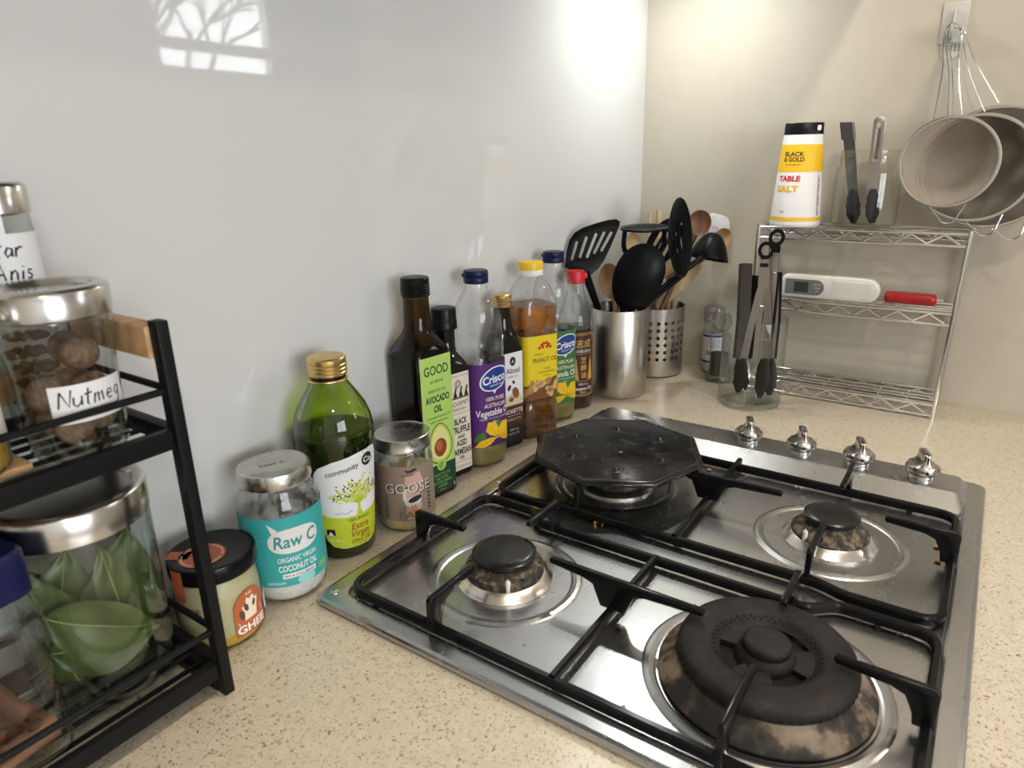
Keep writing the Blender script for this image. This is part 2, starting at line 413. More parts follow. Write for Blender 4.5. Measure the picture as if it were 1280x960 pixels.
# overhead: hood above the hob, cabinets beside it
M_steelp = mat('hood_charcoal', (0.10, 0.10, 0.10), 0.45)
hd = thing('range_hood', 'charcoal range hood above the gas hob', 'range hood', (-0.6, 0, 0.72))
MB().box(-0.45, 0.598, -0.40, 0, 0, 0.25).build('hood_body', M_steelp, hd, bevel=.003)
MB().lathe([(.034, -.006), (.036, -.001), (.036, 0)], 24, (LAMP[0] + .6, LAMP[1], 0)).build('lamp_ring', M_steelp, hd)
uc = thing('wall_cabinet', 'white wall cabinet beside the range hood', 'cabinet', (-1.05, 0, 0.72))
MB().box(-2.04, -0.002, -0.38, 0, 0, 0.77).build('body', M_cab, uc)
for i in range(3): MB().box(-2.035 + i * .68, -2.035 + i * .68 + .67, -0.40, -0.38, 0.0, 0.76).build('door', M_cab, uc, bevel=.002)
for (x, y) in CEIL:
    cl = thing('ceiling_light', {(-1.05): 'recessed ceiling downlight above the spice rack end of the worktop', (-0.30): 'recessed ceiling downlight above the control knobs of the hob', (-1.9): 'recessed ceiling downlight by the wide window', 0.6: 'recessed ceiling downlight by the small window'}[x], 'ceiling light', (x, y, 1.5), group='recessed downlights')
    MB().lathe([(.058, -.008), (.075, -.006), (.078, 0)], 28, cap0=False).build('rim', M_wframe, cl)

# ================================================================== the hob
def brushed(name, col, r0, r1, stretch, bstr=0.05):
    m, nt, b = nodes(name); v = coords(nt, stretch)
    f = noise(nt, v, 60, 5, 0.7); mr = nn(nt, 'ShaderNodeMapRange'); mr.inputs['From Min'].default_value = 0.3; mr.inputs['From Max'].default_value = 0.7
    mr.inputs['To Min'].default_value = r0; mr.inputs['To Max'].default_value = r1; nt.links.new(f, mr.inputs['Value']); nt.links.new(mr.outputs[0], b.inputs['Roughness'])
    v2 = coords(nt); g = noise(nt, v2, 25, 6, 0.7)
    r = ramp(nt, [(0.3, tuple(c * .93 for c in col)), (0.65, col)]); nt.links.new(g, r.inputs[0]); nt.links.new(r.outputs[0], b.inputs['Base Color'])
    b.inputs['Metallic'].default_value = 1.0; bump(nt, b, f, bstr, 0.0004) if bstr else None
    MATS[name] = m; return m
M_hob = brushed('brushed_hob_steel', (0.50, 0.505, 0.51), 0.25, 0.30, (.05, .2, .2), 0.0)
M_black = mat('black_enamel', (0.006, 0.006, 0.007), 0.20, spec=0.25)
M_cap = noisy('burner_cap_enamel', [(0.35, (0.006, 0.006, 0.006)), (0.65, (0.011, 0.011, 0.011)), (0.85, (0.05, 0.05, 0.05))], 90, 0.26, spec=0.35)
M_soot = noisy('sooty_burner_metal', [(0.38, (0.012, 0.011, 0.010)), (0.50, (0.04, 0.030, 0.022)), (0.58, (0.13, 0.095, 0.062)), (0.74, (0.24, 0.18, 0.125))], 130, 0.75, metal=0.0, detail=8, bmp=0.4, bscale=300)
M_rust = noisy('burnt_wok_skirt', [(0.40, (0.012, 0.011, 0.010)), (0.48, (0.05, 0.037, 0.026)), (0.54, (0.17, 0.127, 0.088)), (0.75, (0.25, 0.205, 0.155))], 38, 0.8, detail=9, bmp=0.4, bscale=220)
M_wok = noisy('wok_ring_iron', [(0.3, (0.009, 0.0075, 0.007)), (0.6, (0.019, 0.0158, 0.0148)), (0.8, (0.045, 0.038, 0.035))], 70, 0.6, detail=8, bmp=0.2, bscale=500, spec=0.25)
M_alu = mat('polished_aluminium', (0.80, 0.76, 0.71), 0.22, 1.0)
M_hole = mat('port_hole_black', (0.004, 0.004, 0.004), 0.9)
M_ceram = mat('ceramic_white', (0.75, 0.70, 0.64), 0.4)
M_knob = noisy('knob_metal', [(0.3, (0.40, 0.37, 0.34)), (0.7, (0.55, 0.52, 0.49))], 80, 0.25, metal=1.0, rr=(0.18, 0.32))
M_chrome = mat('chrome', (0.78, 0.78, 0.77), 0.12, 1.0)
HX0, HX1, HY0, HY1 = -0.927, -0.330, -0.615, -0.098
hob = thing('gas_hob', 'stainless steel gas hob with four burners set into the worktop', 'hob', ((HX0 + HX1) / 2, (HY0 + HY1) / 2, 0))
ox, oy = hob.location.x, hob.location.y
def hr(ins, z, r): return [(x - ox, y - oy, z) for x, y in arc_rect(HX0 + ins, HX1 - ins, HY0 + ins, HY1 - ins, r, 7)]
mb = MB()
mb.loft([hr(.0015, .0002, .012), hr(0, .002, .012), hr(.0003, .0052, .012), hr(.0016, .0070, .012), hr(.0045, .0080, .011), hr(.0185, .0080, .012), hr(.0205, .0074, .012), hr(.0225, .0050, .012), hr(.0245, .0042, .012), hr(.0255, .0042, .012)], cap0=False, cap1=True)
# pressed rings round the burners
BUR = {'a': (-.800, -.232), 'wok': (-.800, -.480), 'c': (-.557, -.481), 'd': (-.557, -.232)}
for k, (bx, by) in BUR.items():
    r = .0885 if k == 'wok' else .0705
    mb.lathe([(r + .006, .0040), (r + .0035, .0050), (r, .0056), (r - .0035, .0050), (r - .006, .0040)], 72, (bx - ox, by - oy, 0), cap0=False, cap1=False)
mb.build('hob_plate', M_hob, hob, sharp=12)
# raised control panel
def pr_(x0, x1, y0, y1, r, z): return [(x - ox, y - oy, z) for x, y in arc_rect(x0, x1, y0, y1, r, 6)]
mb = MB().loft([pr_(-.424, -.334, -.601, -.104, .012, .0041), pr_(-.421, -.3345, -.599, -.106, .011, .0050), pr_(-.393, -.3375, -.590, -.112, .009, .0138), pr_(-.390, -.3385, -.5885, -.113, .008, .0148), pr_(-.386, -.341, -.586, -.116, .007, .0152)])
cp = mb.build('control_panel', M_hob, hob, sharp=12)
pr = Print(Flat((-.360 - ox, -.178 - oy, .0152), (0, -1, 0), (1, 0, 0)), cp, 0, .0002); pr.text('smeg', 0, -.004, .013, mat('grey_print', (.62, .62, .62), .5), bold=.02); pr.done()
# small fixing rivets on the flange
for x, y in ((-.911, -.113), (-.911, -.600), (-.64, -.108)):
    MB().lathe([(.0042, .0079), (.0040, .0088), (.0026, .0094), (.0006, .0096)], 16, (x - ox, y - oy, 0)).build('rivet', M_alu, hob)
def burner(k, capr, ign, skirt=.047):
    bx, by = BUR[k]; c = (bx - ox, by - oy, 0)
    b_ = MB().lathe([(skirt, .0042), (skirt, .0065), (skirt - .002, .0080), (.0395, .0135), (.0375, .0140)], 56, c, cap1=True).build('burner', M_alu, hob)
    b_['label'] = 'polished burner base ring'
    r1 = capr + .0015
    MB().lathe([(.0385, .0138), (.0385, .0158), (r1 + .006, .0205), (r1, .0245), (r1 - .003, .0265), (r1 - .003, .0295)], 48, c).build('burner_body', M_soot, b_)
    MB().lathe([(capr - .004, .0285), (capr, .0292), (capr + .0012, .0315), (capr + .0008, .0340), (capr - .002, .0358), (capr - .007, .0364), (.0005, .0366)], 48, c).build('burner_cap', M_cap, b_)
    ix, iy = c[0] + .0365 * math.cos(ign), c[1] + .0365 * math.sin(ign)
    MB().lathe([(.0026, .012), (.0026, .0235), (.0020, .0245)], 14, (ix, iy, 0)).lathe([(.0013, .0245), (.0009, .0262)], 8, (ix, iy, 0)).build('igniter', M_ceram, b_)
    a2 = ign + .42; MB().lathe([(.0030, .0150), (.0030, .0225)], 12, (c[0] + .0335 * math.cos(a2), c[1] + .0335 * math.sin(a2), 0)).build('port', M_hole, b_)
burner('a', .0305, math.radians(-140)); burner('c', .0265, math.radians(150)); burner('d', .0335, math.radians(60))
# wok burner
bx, by = BUR['wok']; c = (bx - ox, by - oy, 0)
wb = MB().lathe([(.0805, .0055), (.0810, .0075), (.0795, .0092), (.070, .0180), (.0665, .0200), (.066, .0215)], 72, c).build('wok_burner', M_rust, hob)
wb['label'] = 'burnt and rusted skirt of the large wok burner'
N = 72; ring = MB()
prof = [(.0655, .0205), (.0665, .0225), (.0668, .0285), (.0655, .0318), (.0630, .0335), (.0560, .0345), (.0450, .0343), (.0415, .0330), (.0375, .0290), (.0345, .0268)]
ring.lathe(prof, N, c, cap0=False, cap1=False)
ring.lathe([(.0230, .020), (.0228, .0268), (.0205, .0300), (.0190, .0318), (.0185, .0325)], 48, c, cap0=False)
# three arms between the centre and the ring: between the kidney openings
for a0, a1 in ((math.radians(152), math.radians(203)), (math.radians(252), math.radians(305)), (math.radians(5), math.radians(95))):
    n = 14; A = []; B = []
    for i in range(n + 1):
        a = a0 + (a1 - a0) * i / n; A.append((c[0] + .0225 * math.cos(a), c[1] + .0225 * math.sin(a), .0272)); B.append((c[0] + .0352 * math.cos(a), c[1] + .0352 * math.sin(a), .0276))
    A2 = [(x, y, z - .006) for x, y, z in A]; B2 = [(x, y, z - .006) for x, y, z in B]
    ring.loft([A, B, B2, A2, A], False, False, closed=False)
    ring.add([A[0], B[0], B2[0], A2[0]], [(0, 1, 2, 3)]); ring.add([A[-1], B[-1], B2[-1], A2[-1]], [(0, 1, 2, 3)])
ring.build('wok_ring', M_wok, wb)
MB().lathe([(.0362, .0222), (.002, .0222)], 40, c, cap0=False).build('inner_well', M_hole, wb)
MB().lathe([(.0165, .0322), (.0176, .0335), (.0178, .0380), (.0165, .0398), (.0140, .0405), (.0010, .0407)], 40, c).build('centre_cap', M_wok, wb)
ports = MB()
for i in range(60):
    a = 2 * PI * i / 60; M = Matrix.Translation((c[0] + .0664 * math.cos(a), c[1] + .0664 * math.sin(a), .0243)) @ Matrix.Rotation(a, 4, 'Z'); ports.box(-.001, .0006, -.0011, .0011, -.0012, .0012, M)
for rr, zz, n, sh in ((.0402, .0318, 44, 0), (.0385, .0300, 44, .5)):
    for i in range(n):
        a = 2 * PI * (i + sh) / n; M = Matrix.Translation((c[0] + rr * math.cos(a), c[1] + rr * math.sin(a), zz)) @ Matrix.Rotation(a, 4, 'Z') @ Matrix.Rotation(-.8, 4, 'Y'); ports.box(-.0006, .0006, -.0006, .0006, -.0004, .0006, M)
for i in range(36):
    a = 2 * PI * i / 36; M = Matrix.Translation((c[0] + .0178 * math.cos(a), c[1] + .0178 * math.sin(a), .0345)) @ Matrix.Rotation(a, 4, 'Z'); ports.box(-.0006, .0004, -.0006, .0006, -.0007, .0007, M)
tag(ports.build('flame_port', M_hole, wb, sharp=20), kind='stuff')
# knobs
KN = [(-.363, -.338), (-.363, -.4075), (-.363, -.477), (-.363, -.5475)]
kproto = None
def knob_meshes():
    base = MB().lathe([(.0135, .0), (.0140, .0012), (.0138, .0042), (.0110, .0050), (.0110, .0085)], 32).mesh('skirt')
    body = MB(); n = 40; rings = []
    for r, z, fl in ((.0130, .0080, 1.0), (.0175, .0085, 1.0), (.0188, .0105, 1.0), (.0188, .0138, 1.0), (.0182, .0152, .98), (.0174, .0165, .82), (.0160, .0185, .56), (.0148, .0225, .38), (.0138, .0270, .33), (.0134, .0312, .36), (.0130, .0324, .36), (.0122, .0328, .33)):
        e_ = 1.0 if fl > .9 else .55; rings.append([(r * abs(math.cos(2 * PI * i / n)) ** e_ * (1 if math.cos(2 * PI * i / n) >= 0 else -1), r * fl * abs(math.sin(2 * PI * i / n)) ** e_ * (1 if math.sin(2 * PI * i / n) >= 0 else -1), z) for i in range(n)])
    body.loft(rings); bodym = body.mesh('grip', sharp=55)
    mark = MB().box(-.0130, -.0040, -.0006, .0006, .0300, .0330).box(-.0152, -.0120, -.0006, .0006, .0220, .0300).mesh('pointer')
    dot = MB().lathe([(.0018, 0), (.0018, .0008)], 12).mesh('indicator')
    return base, bodym, mark, dot
kb, kg, km, kd = knob_meshes()
for me, mm in ((kb, M_chrome), (kg, M_knob), (km, M_hole), (kd, M_hole)): me.materials.append(mm)
for x, y in KN:
    k = link('knob', kb, None, hob); k.location = (x - ox, y - oy, .0150)
    g = link('grip', kg, None, k); g.rotation_euler = (0, 0, math.radians(20))
    p_ = link('pointer', km, None, k); p_.rotation_euler = (0, 0, math.radians(20))
    q = link('indicator', kd, None, k); q.matrix_local = Matrix.Rotation(math.radians(20), 4, 'Z') @ Matrix.Translation((-.0182, 0, .0120)) @ Matrix.Rotation(-PI / 2, 4, 'Y')

# ------------------------------------------------------------------ pan supports
FT = .0445     # top of the fingers
def rounded_path(pts, r, n=5):
    """closed path with rounded corners where flagged (x, y, round?)"""
    out = []; m = len(pts)
    for i in range(m):
        p_ = Vector(pts[i][:2]); a = Vector(pts[i - 1][:2]); b_ = Vector(pts[(i + 1) % m][:2]); rr = pts[i][2]
        if rr <= 0: out.append(tuple(p_)); continue
        d0 = (a - p_).normalized() * rr; d1 = (b_ - p_).normalized() * rr
        for k in range(n + 1):
            t_ = k / n; out.append(tuple((p_ + d0) * (1 - t_) ** 2 + p_ * 2 * t_ * (1 - t_) + (p_ + d1) * t_ ** 2))
    return out
def finger(px, py, dx, dy, reach, post=.020, base=.0105):
    """upright cast plate: post on the frame at (px,py), arm pointing along (dx,dy)"""
    h = FT
    prof = [(-.003, base), (post * .55, base), (post * .62, base + .010), (post * .9, h - .012), (post * 1.35, h - .0085), (reach, h - .0062), (reach + .0015, h - .003), (reach, h), (.0, h), (-.003, h - .003)]
    M = Matrix(((dx, -dy, 0, px), (dy, dx, 0, py), (0, 0, 1, 0), (0, 0, 0, 1)))
    mb = MB(); w_ = .0027
    a = [M @ Vector((s_, -w_, z)) for s_, z in prof]; b_ = [M @ Vector((s_, w_, z)) for s_, z in prof]
    mb.loft([a, b_]); return mb.mesh('finger', bevel=.0009, bseg=2, sharp=50)
def twin(px, py, reach0, reach1, base=.013):
    h = FT
    prof = [(-.012, base), (.012, base), (.020, h - .012), (.030, h - .0085), (reach0, h - .0060), (reach0 + .0015, h - .003), (reach0, h), (-reach1, h), (-reach1 - .0015, h - .003), (-reach1, h - .0060), (-.030, h - .0085), (-.020, h - .012)]
    M = Matrix(((0, -1, 0, px), (1, 0, 0, py), (0, 0, 1, 0), (0, 0, 0, 1))); w_ = .0027
    return MB().loft([[M @ Vector((s_, -w_, z)) for s_, z in prof], [M @ Vector((s_, w_, z)) for s_, z in prof]]).mesh('finger', bevel=.0009, bseg=2, sharp=50)
def pan_support(label, path, cross, fingers, twin_at):
    t_ = thing('pan_support', label, 'pan support', (-.79, -.35, 0)) if cross[0] < -.9 else thing('pan_support', label, 'pan support', (-.56, -.35, 0))
    lx, ly = t_.location.x, t_.location.y
    pts = rounded_path(path, 0)
    MB().tube([(x - lx, y - ly, .0115) for x, y in pts], 0, closed=True, sq=(.0036, .0048)).build('frame', M_black, t_, sharp=35)
    MB().tube([(cross[0] - lx, -.348 - ly, .0135), (cross[1] - lx, -.348 - ly, .0135)], 0, sq=(.0032, .0048)).build('cross_bar', M_black, t_, sharp=35)
    for (fx, fy, dx, dy, rch) in fingers:
        link('finger', finger(fx - lx, fy - ly, dx, dy, rch), M_black, t_)
    link('finger', twin(twin_at - lx, -.348 - ly, .064, .080), M_black, t_)
    xs_ = [q[0] for q in path]
    for x, y in ((min(xs_), -.545), (max(xs_), -.545), (min(xs_), -.155), (max(xs_), -.155)):
        MB().lathe([(.0032, .0043), (.0032, .0078)], 10, (x - lx + (.0032 if x == min(xs_) else -.0032), y - ly, 0)).build('rubber_foot', M_hole, t_)
    return t_
pan_support('black cast pan support over the wok burner and the burner beside the goose fat',
    [(-.902, -.590, .02), (-.684, -.590, .02), (-.684, -.512, .008), (-.703, -.490, .008), (-.703, -.208, .008), (-.684, -.190, .008), (-.684, -.1235, .02), (-.902, -.1235, .02)],
    (-.902, -.703), [(-.797, -.119, 0, -1, .062), (-.906, -.230, 1, 0, .058), (-.699, -.231, -1, 0, .056), (-.906, -.480, 1, 0, .068), (-.795, -.592, 0, 1, .064), (-.697, -.479, -1, 0, .052)], -.797)
pan_support('black cast pan support under the octagonal plate, next to the control knobs',
    [(-.665, -.590, .02), (-.447, -.590, .02), (-.447, -.1235, .02), (-.665, -.1235, .02), (-.665, -.190, .008), (-.657, -.208, .008), (-.657, -.490, .008), (-.665, -.512, .008)],
    (-.657, -.432), [(-.557, -.119, 0, -1, .062), (-.657, -.232, 1, 0, .052), (-.444, -.232, -1, 0, .058), (-.657, -.480, 1, 0, .058), (-.551, -.592, 0, 1, .062), (-.434, -.480, -1, 0, .066)], -.552)

# ------------------------------------------------------------------ octagonal plate on the far burner
M_plate = noisy('worn_black_iron', [(0.3, (0.004, 0.004, 0.0045)), (0.6, (0.009, 0.009, 0.010)), (0.8, (0.04, 0.04, 0.04))], 65, 0.25, detail=9, bmp=0.10, bscale=260, rr=(0.16, 0.30), spec=0.3)
pl = thing('simmer_plate', 'octagonal black iron heat diffuser plate with dimples lying on the pan support', 'heat diffuser', (-.551, -.229, .0450), math.radians(5))
def octa(r, z, a=0.0): return [(r * math.cos(a + PI / 4 * i), r * math.sin(a + PI / 4 * i), z) for i in range(8)]
MB().loft([octa(.104, .0), octa(.1085, .0004), octa(.1085, .0022), octa(.1065, .0040), octa(.1005, .0058), octa(.0985, .0058), octa(.0965, .0050), octa(.02, .0050)]).build('plate', M_plate, pl, bevel=.0007, sharp=30)
M_dim = mat('rubbed_iron', (0.10, 0.10, 0.10), 0.25, 0.6)
for i in range(6):
    a = math.radians(20 + 60 * i); 
    MB().lathe([(.0105, .0050), (.0092, .0053), (.0080, .0046), (.0060, .0048), (.0044, .0068), (.0020, .0078), (.0003, .0080)], 20, (.062 * math.cos(a), .062 * math.sin(a), 0), cap0=False).build('dimple', M_plate, pl)
cd = MB().lathe([(.0125, .0050), (.0110, .0056), (.0090, .0052), (.0060, .0056), (.0003, .0058)], 24, cap0=False)
cd.v = [(x * 1.25, y * .75, z) for x, y, z in cd.v]; cd.v = [(x * .74 - y * .67, x * .67 + y * .74, z) for x, y, z in cd.v]
cd.build('centre_boss', M_plate, pl)
# drops of water on the steel
rnd = random.Random(21); dr = MB()
for i in range(80):
    x, y = rnd.choice((rnd.uniform(-.89, -.72), rnd.uniform(-.64, -.465))), rnd.uniform(-.575, -.14); r = rnd.choice((.0006, .0008, .001, .0016))
    if any((x - a) ** 2 + (y - b_) ** 2 < (.09 if k == 'wok' else .05) ** 2 for k, (a, b_) in BUR.items()): continue
    dr.lathe([(r, .0043), (r * .85, .0043 + r * .3), (r * .4, .0043 + r * .45), (r * .05, .0043 + r * .5)], 10, (x - ox, y - oy, 0))
tag(dr.build('water_drop', mat('water', (.95, .97, .98), .02, trans=1.0, ior=1.33), hob), kind='stuff')
# crumbs
cr = MB().tube([(-.668, -.262, .0050), (-.660, -.256, .0052), (-.653, -.259, .0052), (-.652, -.264, .0050), (-.660, -.266, .005)], .0009, 6)
tag(cr.build('crumb', mat('toasted_crumb', (0.42, 0.20, 0.06), 0.7)), 'tiny curled brown crumb on the hob under the octagonal plate', 'crumb')
for i, (x, y) in enumerate(((-.462, -.318), (-.515, -.577), (-.545, -.580))):
    tag(MB().sphere((x, y, .0059), .0026, 8, 5, (1, 1.3, .55)).build('crumb', mat('toasted_crumb', (0.42, 0.20, 0.06), 0.7)), ['small brown food crumb on the hob beside the octagonal plate', 'small brown crumb in the corner of the hob nearer the knobs', 'brown crumb in the corner of the hob further from the knobs'][i], 'crumb')
# ================================================================== bottles and jars along the splashback
I_black = mat('ink_black', (0.012, 0.012, 0.012), 0.6); I_white = mat('ink_white', (0.80, 0.80, 0.78), 0.6)
I_red = mat('ink_red', (0.55, 0.02, 0.02), 0.6); I_gold = mat('ink_gold', (0.62, 0.36, 0.06), 0.5); I_dgreen = mat('ink_dark_green', (0.012, 0.045, 0.025), 0.55)
P_cream = mat('paper_cream', (0.74, 0.66, 0.54), 0.6); P_white = mat('paper_white', (0.78, 0.77, 0.78), 0.55)
G_clear = thin_glass('clear_glass', (0.95, 0.96, 0.95), (0.55, 0.62, 0.60), 0.03)
G_pet = thin_glass('clear_plastic', (0.97, 0.97, 0.97), (0.80, 0.82, 0.82), 0.04, rough=0.05, smear=0.16, gmax=0.5)
G_greasy = thin_glass('greasy_glass', (0.96, 0.97, 0.96), (0.72, 0.76, 0.74), 0.05, rough=0.05, smear=0.45, gmax=0.5)
G_green = thin_glass('green_bottle_glass', (0.68, 0.80, 0.20), (0.12, 0.22, 0.02), 0.05, power=2.2)
G_brown = thin_glass('dark_bottle_glass', (0.26, 0.18, 0.035), (0.02, 0.02, 0.01), 0.025, power=2.6, gmax=0.4)
M_dkglass = mat('black_bottle_glass', (0.004, 0.005, 0.0035), 0.05, spec=0.45)
M_oliveoil = mat('olive_oil_depth', (0.014, 0.020, 0.006), 0.1, spec=0.3)
M_goldcap = mat('gold_cap', (0.72, 0.52, 0.22), 0.32, 1.0)
M_blackcap = mat('black_cap', (0.006, 0.007, 0.008), 0.3, spec=0.18)
M_navy = mat('navy_cap', (0.006, 0.008, 0.055), 0.35, spec=.3)
M_redcap = mat('red_cap', (0.62, 0.02, 0.03), 0.4)
M_yelcap = mat('yellow_cap', (0.85, 0.55, 0.02), 0.4); M_whcap = mat('white_cap', (0.78, 0.78, 0.74), 0.4)
M_tin = noisy('tin_lid', [(0.3, (0.55, 0.53, 0.49)), (0.7, (0.68, 0.66, 0.61))], 40, 0.28, metal=1.0, rr=(0.22, 0.36))
def ridged(prof_r, z0, z1, n, dr=.0006):
    """screw cap profile with n rings"""
    out = [(prof_r - .0012, z0), (prof_r, z0 + .0008)]; h = (z1 - z0) * .62 / n
    for i in range(n):
        z = z0 + .001 + i * h; out += [(prof_r + dr, z + h * .3), (prof_r + dr, z + h * .55), (prof_r - dr * .6, z + h * .8)]
    out += [(prof_r, z0 + (z1 - z0) * .68), (prof_r, z1 - .0015), (prof_r - .001, z1 - .0004), (prof_r - .0025, z1), (.001, z1)]
    return out
def arc_top(w_, y0, y1, n=14):
    """arch outline: straight sides, round top"""
    out = [(-w_, y0), (w_, y0)]
    for i in range(n + 1):
        a = PI * i / n; out.append((w_ * math.cos(a), y1 - w_ + w_ * math.sin(a)))
    return out
def rseg(section_list): return [lift(s_, z, k) for s_, z, k in section_list]

# ---- ghee jar
j = thing('ghee_jar', 'squat glass jar of yellow ghee with black lid and orange seal', 'jar', (-.9948, -.0615, 0)); j.scale = (.953, .953, 1)
def ghee_mat():
    m, nt, b = nodes('ghee_fat'); v = coords(nt); sp = nn(nt, 'ShaderNodeSeparateXYZ'); nt.links.new(v, sp.inputs[0])
    a = noise(nt, v, 70, 8, .75); mr = nn(nt, 'ShaderNodeMapRange'); mr.inputs['From Min'].default_value = 0; mr.inputs['From Max'].default_value = .07; nt.links.new(sp.outputs[2], mr.inputs['Value'])
    ad = nn(nt, 'ShaderNodeMath', operation='MULTIPLY_ADD'); ad.inputs[1].default_value = 1.6; nt.links.new(a, ad.inputs[0]); nt.links.new(mr.outputs[0], ad.inputs[2])
    r = ramp(nt, [(1.02, (.55, .36, .04)), (1.30, (.62, .47, .12)), (1.62, (.66, .60, .34)), (1.95, (.50, .46, .27))])
    dv = nn(nt, 'ShaderNodeMath', operation='DIVIDE'); dv.inputs[1].default_value = 2.2; nt.links.new(ad.outputs[0], dv.inputs[0])
    for e in r.color_ramp.elements: e.position = e.position / 2.2
    nt.links.new(dv.outputs[0], r.inputs[0]); nt.links.new(r.outputs[0], b.inputs['Base Color']); b.inputs['Roughness'].default_value = .45; b.inputs['Subsurface Weight'].default_value = .0
    return m
gp = [(.030, 0), (.0345, .0015), (.0368, .006), (.0378, .02), (.0378, .046), (.0365, .056), (.034, .0625), (.0335, .069)]
MB().lathe(gp, 56, cap1=False).build('glass', G_clear, j)
MB().lathe([(r - .0018, z + .001) for r, z in gp[:-1]], 48).build('contents', ghee_mat(), j)
lid = MB().lathe([(.0345, .0665), (.0375, .0670), (.0380, .0685), (.0380, .0790), (.0372, .0806), (.0350, .0812), (.0335, .0808), (.001, .0808)], 56).build('lid', mat('black_lid', (.005, .005, .006), .2, spec=.2), j)
M_terra = mat('terracotta_print', (.48, .115, .045), .5)
pr = Print(Flat((-.012, .0, .0810), (.5668, -.8236, 0), (.8236, .5668, 0)), lid, 0, .0002)
pr.ell(0.003, 0, .020, .020, M_terra); pr.rect(-.028, -.008, -.0065, .0065, M_terra)
for i in range(40):
    if i % 10: a = 2 * PI * i / 40; pr.ell(.003 + .0172 * math.cos(a), .0172 * math.sin(a), .0009, .0009, I_white, n=8)
pr.poly([(0, -.003), (.006, -.004), (.008, 0), (.009, .005), (.005, .003), (-.001, .005), (-.002, .001)], I_white); pr.ell(.0015, .001, .0016, .0024, mat('cow_brown', (.11, .06, .035), .6)); pr.done()
tp = Wrap(circ(.0381, 72), math.radians(-172))
label_patch(tp, [(-.0065, .052), (-.002, .054), (.003, .050), (.0065, .053), (.0065, .0805), (-.0065, .0805)], M_terra, lid, name='seal_strip')
sf = Wrap(circ(.0378, 72), math.radians(-80))
lb = label_patch(sf, arc_top(.0165, .010, .0515), M_terra, j)
pr = Print(sf, lb)
pr.poly([(-.0075, .0235), (.006, .0235), (.007, .031), (.0095, .040), (.006, .0395), (.004, .0445), (0, .042), (-.0035, .0445), (-.005, .039), (-.009, .037), (-.0065, .031)], mat('cow_cream', (.80, .72, .58), .6))
cb = mat('cow_brown', (.11, .06, .035), .6)
pr.ell(-.0045, .0355, .0022, .0040, cb, .3); pr.ell(.0042, .0360, .0018, .0034, cb, -.3); pr.ell(-.0095, .0300, .0024, .0050, cb, .2)
pr.text('GHEE', 0, .0125, .0105, I_white, bold=.03, width=.031); pr.text('PURE', 0, .0465, .0030, I_white, bold=.02)
pr.stroke([(-.014, .024), (-.0125, .022), (-.0135, .020), (-.012, .018)], .0006, I_white); pr.stroke([(.0115, .030), (.0125, .028), (.012, .026), (.0135, .024)], .0006, I_white); pr.done()
sf2 = Wrap(circ(.0378, 72), math.radians(-163)); pr = Print(sf2, j); pr.text('GHEE', 0, .0395, .0085, cb, bold=.01, width=.024); pr.done()
sf2 = Wrap(circ(.0378, 72), math.radians(-36)); label_patch(sf2, [(.0075 * math.cos(2 * PI * i / 20), .024 + .011 * math.sin(2 * PI * i / 20)) for i in range(20)], P_white, j, name='back_label')

# ---- coconut oil jar
j = thing('coconut_oil_jar', 'tall glass jar of coconut oil with teal label and silver lid', 'jar', (-.9186, -.0553, 0)); j.scale = (.935, .935, 1)
cpf = [(.028, 0), (.0335, .0015), (.0385, .007), (.0405, .018), (.0405, .090), (.0392, .099), (.0360, .107), (.0335, .112), (.0330, .118)]
MB().lathe(cpf, 56, cap1=False).build('glass', G_greasy, j)
MB().lathe([(r - .0016, z + .0012) for r, z in cpf[:4]] + [(.0389, .050), (.001, .0505)], 48).build('contents', noisy('white_coconut_fat', [(.3, (.66, .65, .62)), (.7, (.76, .75, .73))], 40, .4), j)
lid = MB().lathe([(.0335, .1165), (.0352, .1168), (.0358, .1185), (.0356, .1270), (.0345, .1302), (.0325, .1310), (.0305, .1298), (.001, .1296)], 56).build('lid', M_tin, j)
pr = Print(Flat((0, 0, .1297), (.62, -.78, 0), (.78, .62, 0)), lid, 0, .0002); pr.text('RAW C', 0, -.002, .0075, mat('lid_print', (.16, .15, .13), .5), rot=.5); pr.done()
sf = Wrap(circ(.0406, 80), math.radians(-108))
M_teal = mat('paper_teal', (.040, .36, .36), .5); M_paleteal = mat('ink_pale_teal', (.28, .60, .60), .55); M_dteal = mat('ink_teal_shade', (.03, .27, .28), .5)
W = .068
lb = label_patch(sf, [(-W, .0215), (W, .0215), (W, .0925), (-W, .0925)], M_teal, j)
pr = Print(sf, lb)
blob = []
for i in range(28):
    a = 2 * PI * i / 28; blob.append((-.001 + .026 * abs(math.cos(a)) ** .75 * (1 if math.cos(a) >= 0 else -1), .068 + .0125 * abs(math.sin(a)) ** .8 * (1 if math.sin(a) >= 0 else -1)))
pr.poly(blob, mat('ink_pale_grey', (.72, .70, .68), .55)); pr.poly([(-.022, .077), (-.026, .088), (-.016, .080)], mat('ink_pale_grey', (.72, .70, .68), .55))
pr.text('Raw C', 0, .0620, .0175, M_dteal, bold=.02, shear=.12, width=.044)
pr.text('ORGANIC VIRGIN', 0, .0470, .0070, I_white, bold=.01, width=.040); pr.text('COCONUT OIL', 0, .0375, .0088, I_white, bold=.02, width=.040)
pr.rect(-.017, .017, .0300, .0350, I_white, .001)
pr.text('RAW & COLD PRESSED', 0, .0312, .0036, I_black, bold=.01, width=.031)
pr.text('AUSTRALIAN', -.024, .0245, .0038, I_white, width=.018); pr.ell(.006, .0262, .0095, .0052, M_paleteal); pr.rect(.021, .034, .0275, .0345, mat('cert_green', (.20, .42, .20), .6), .001)
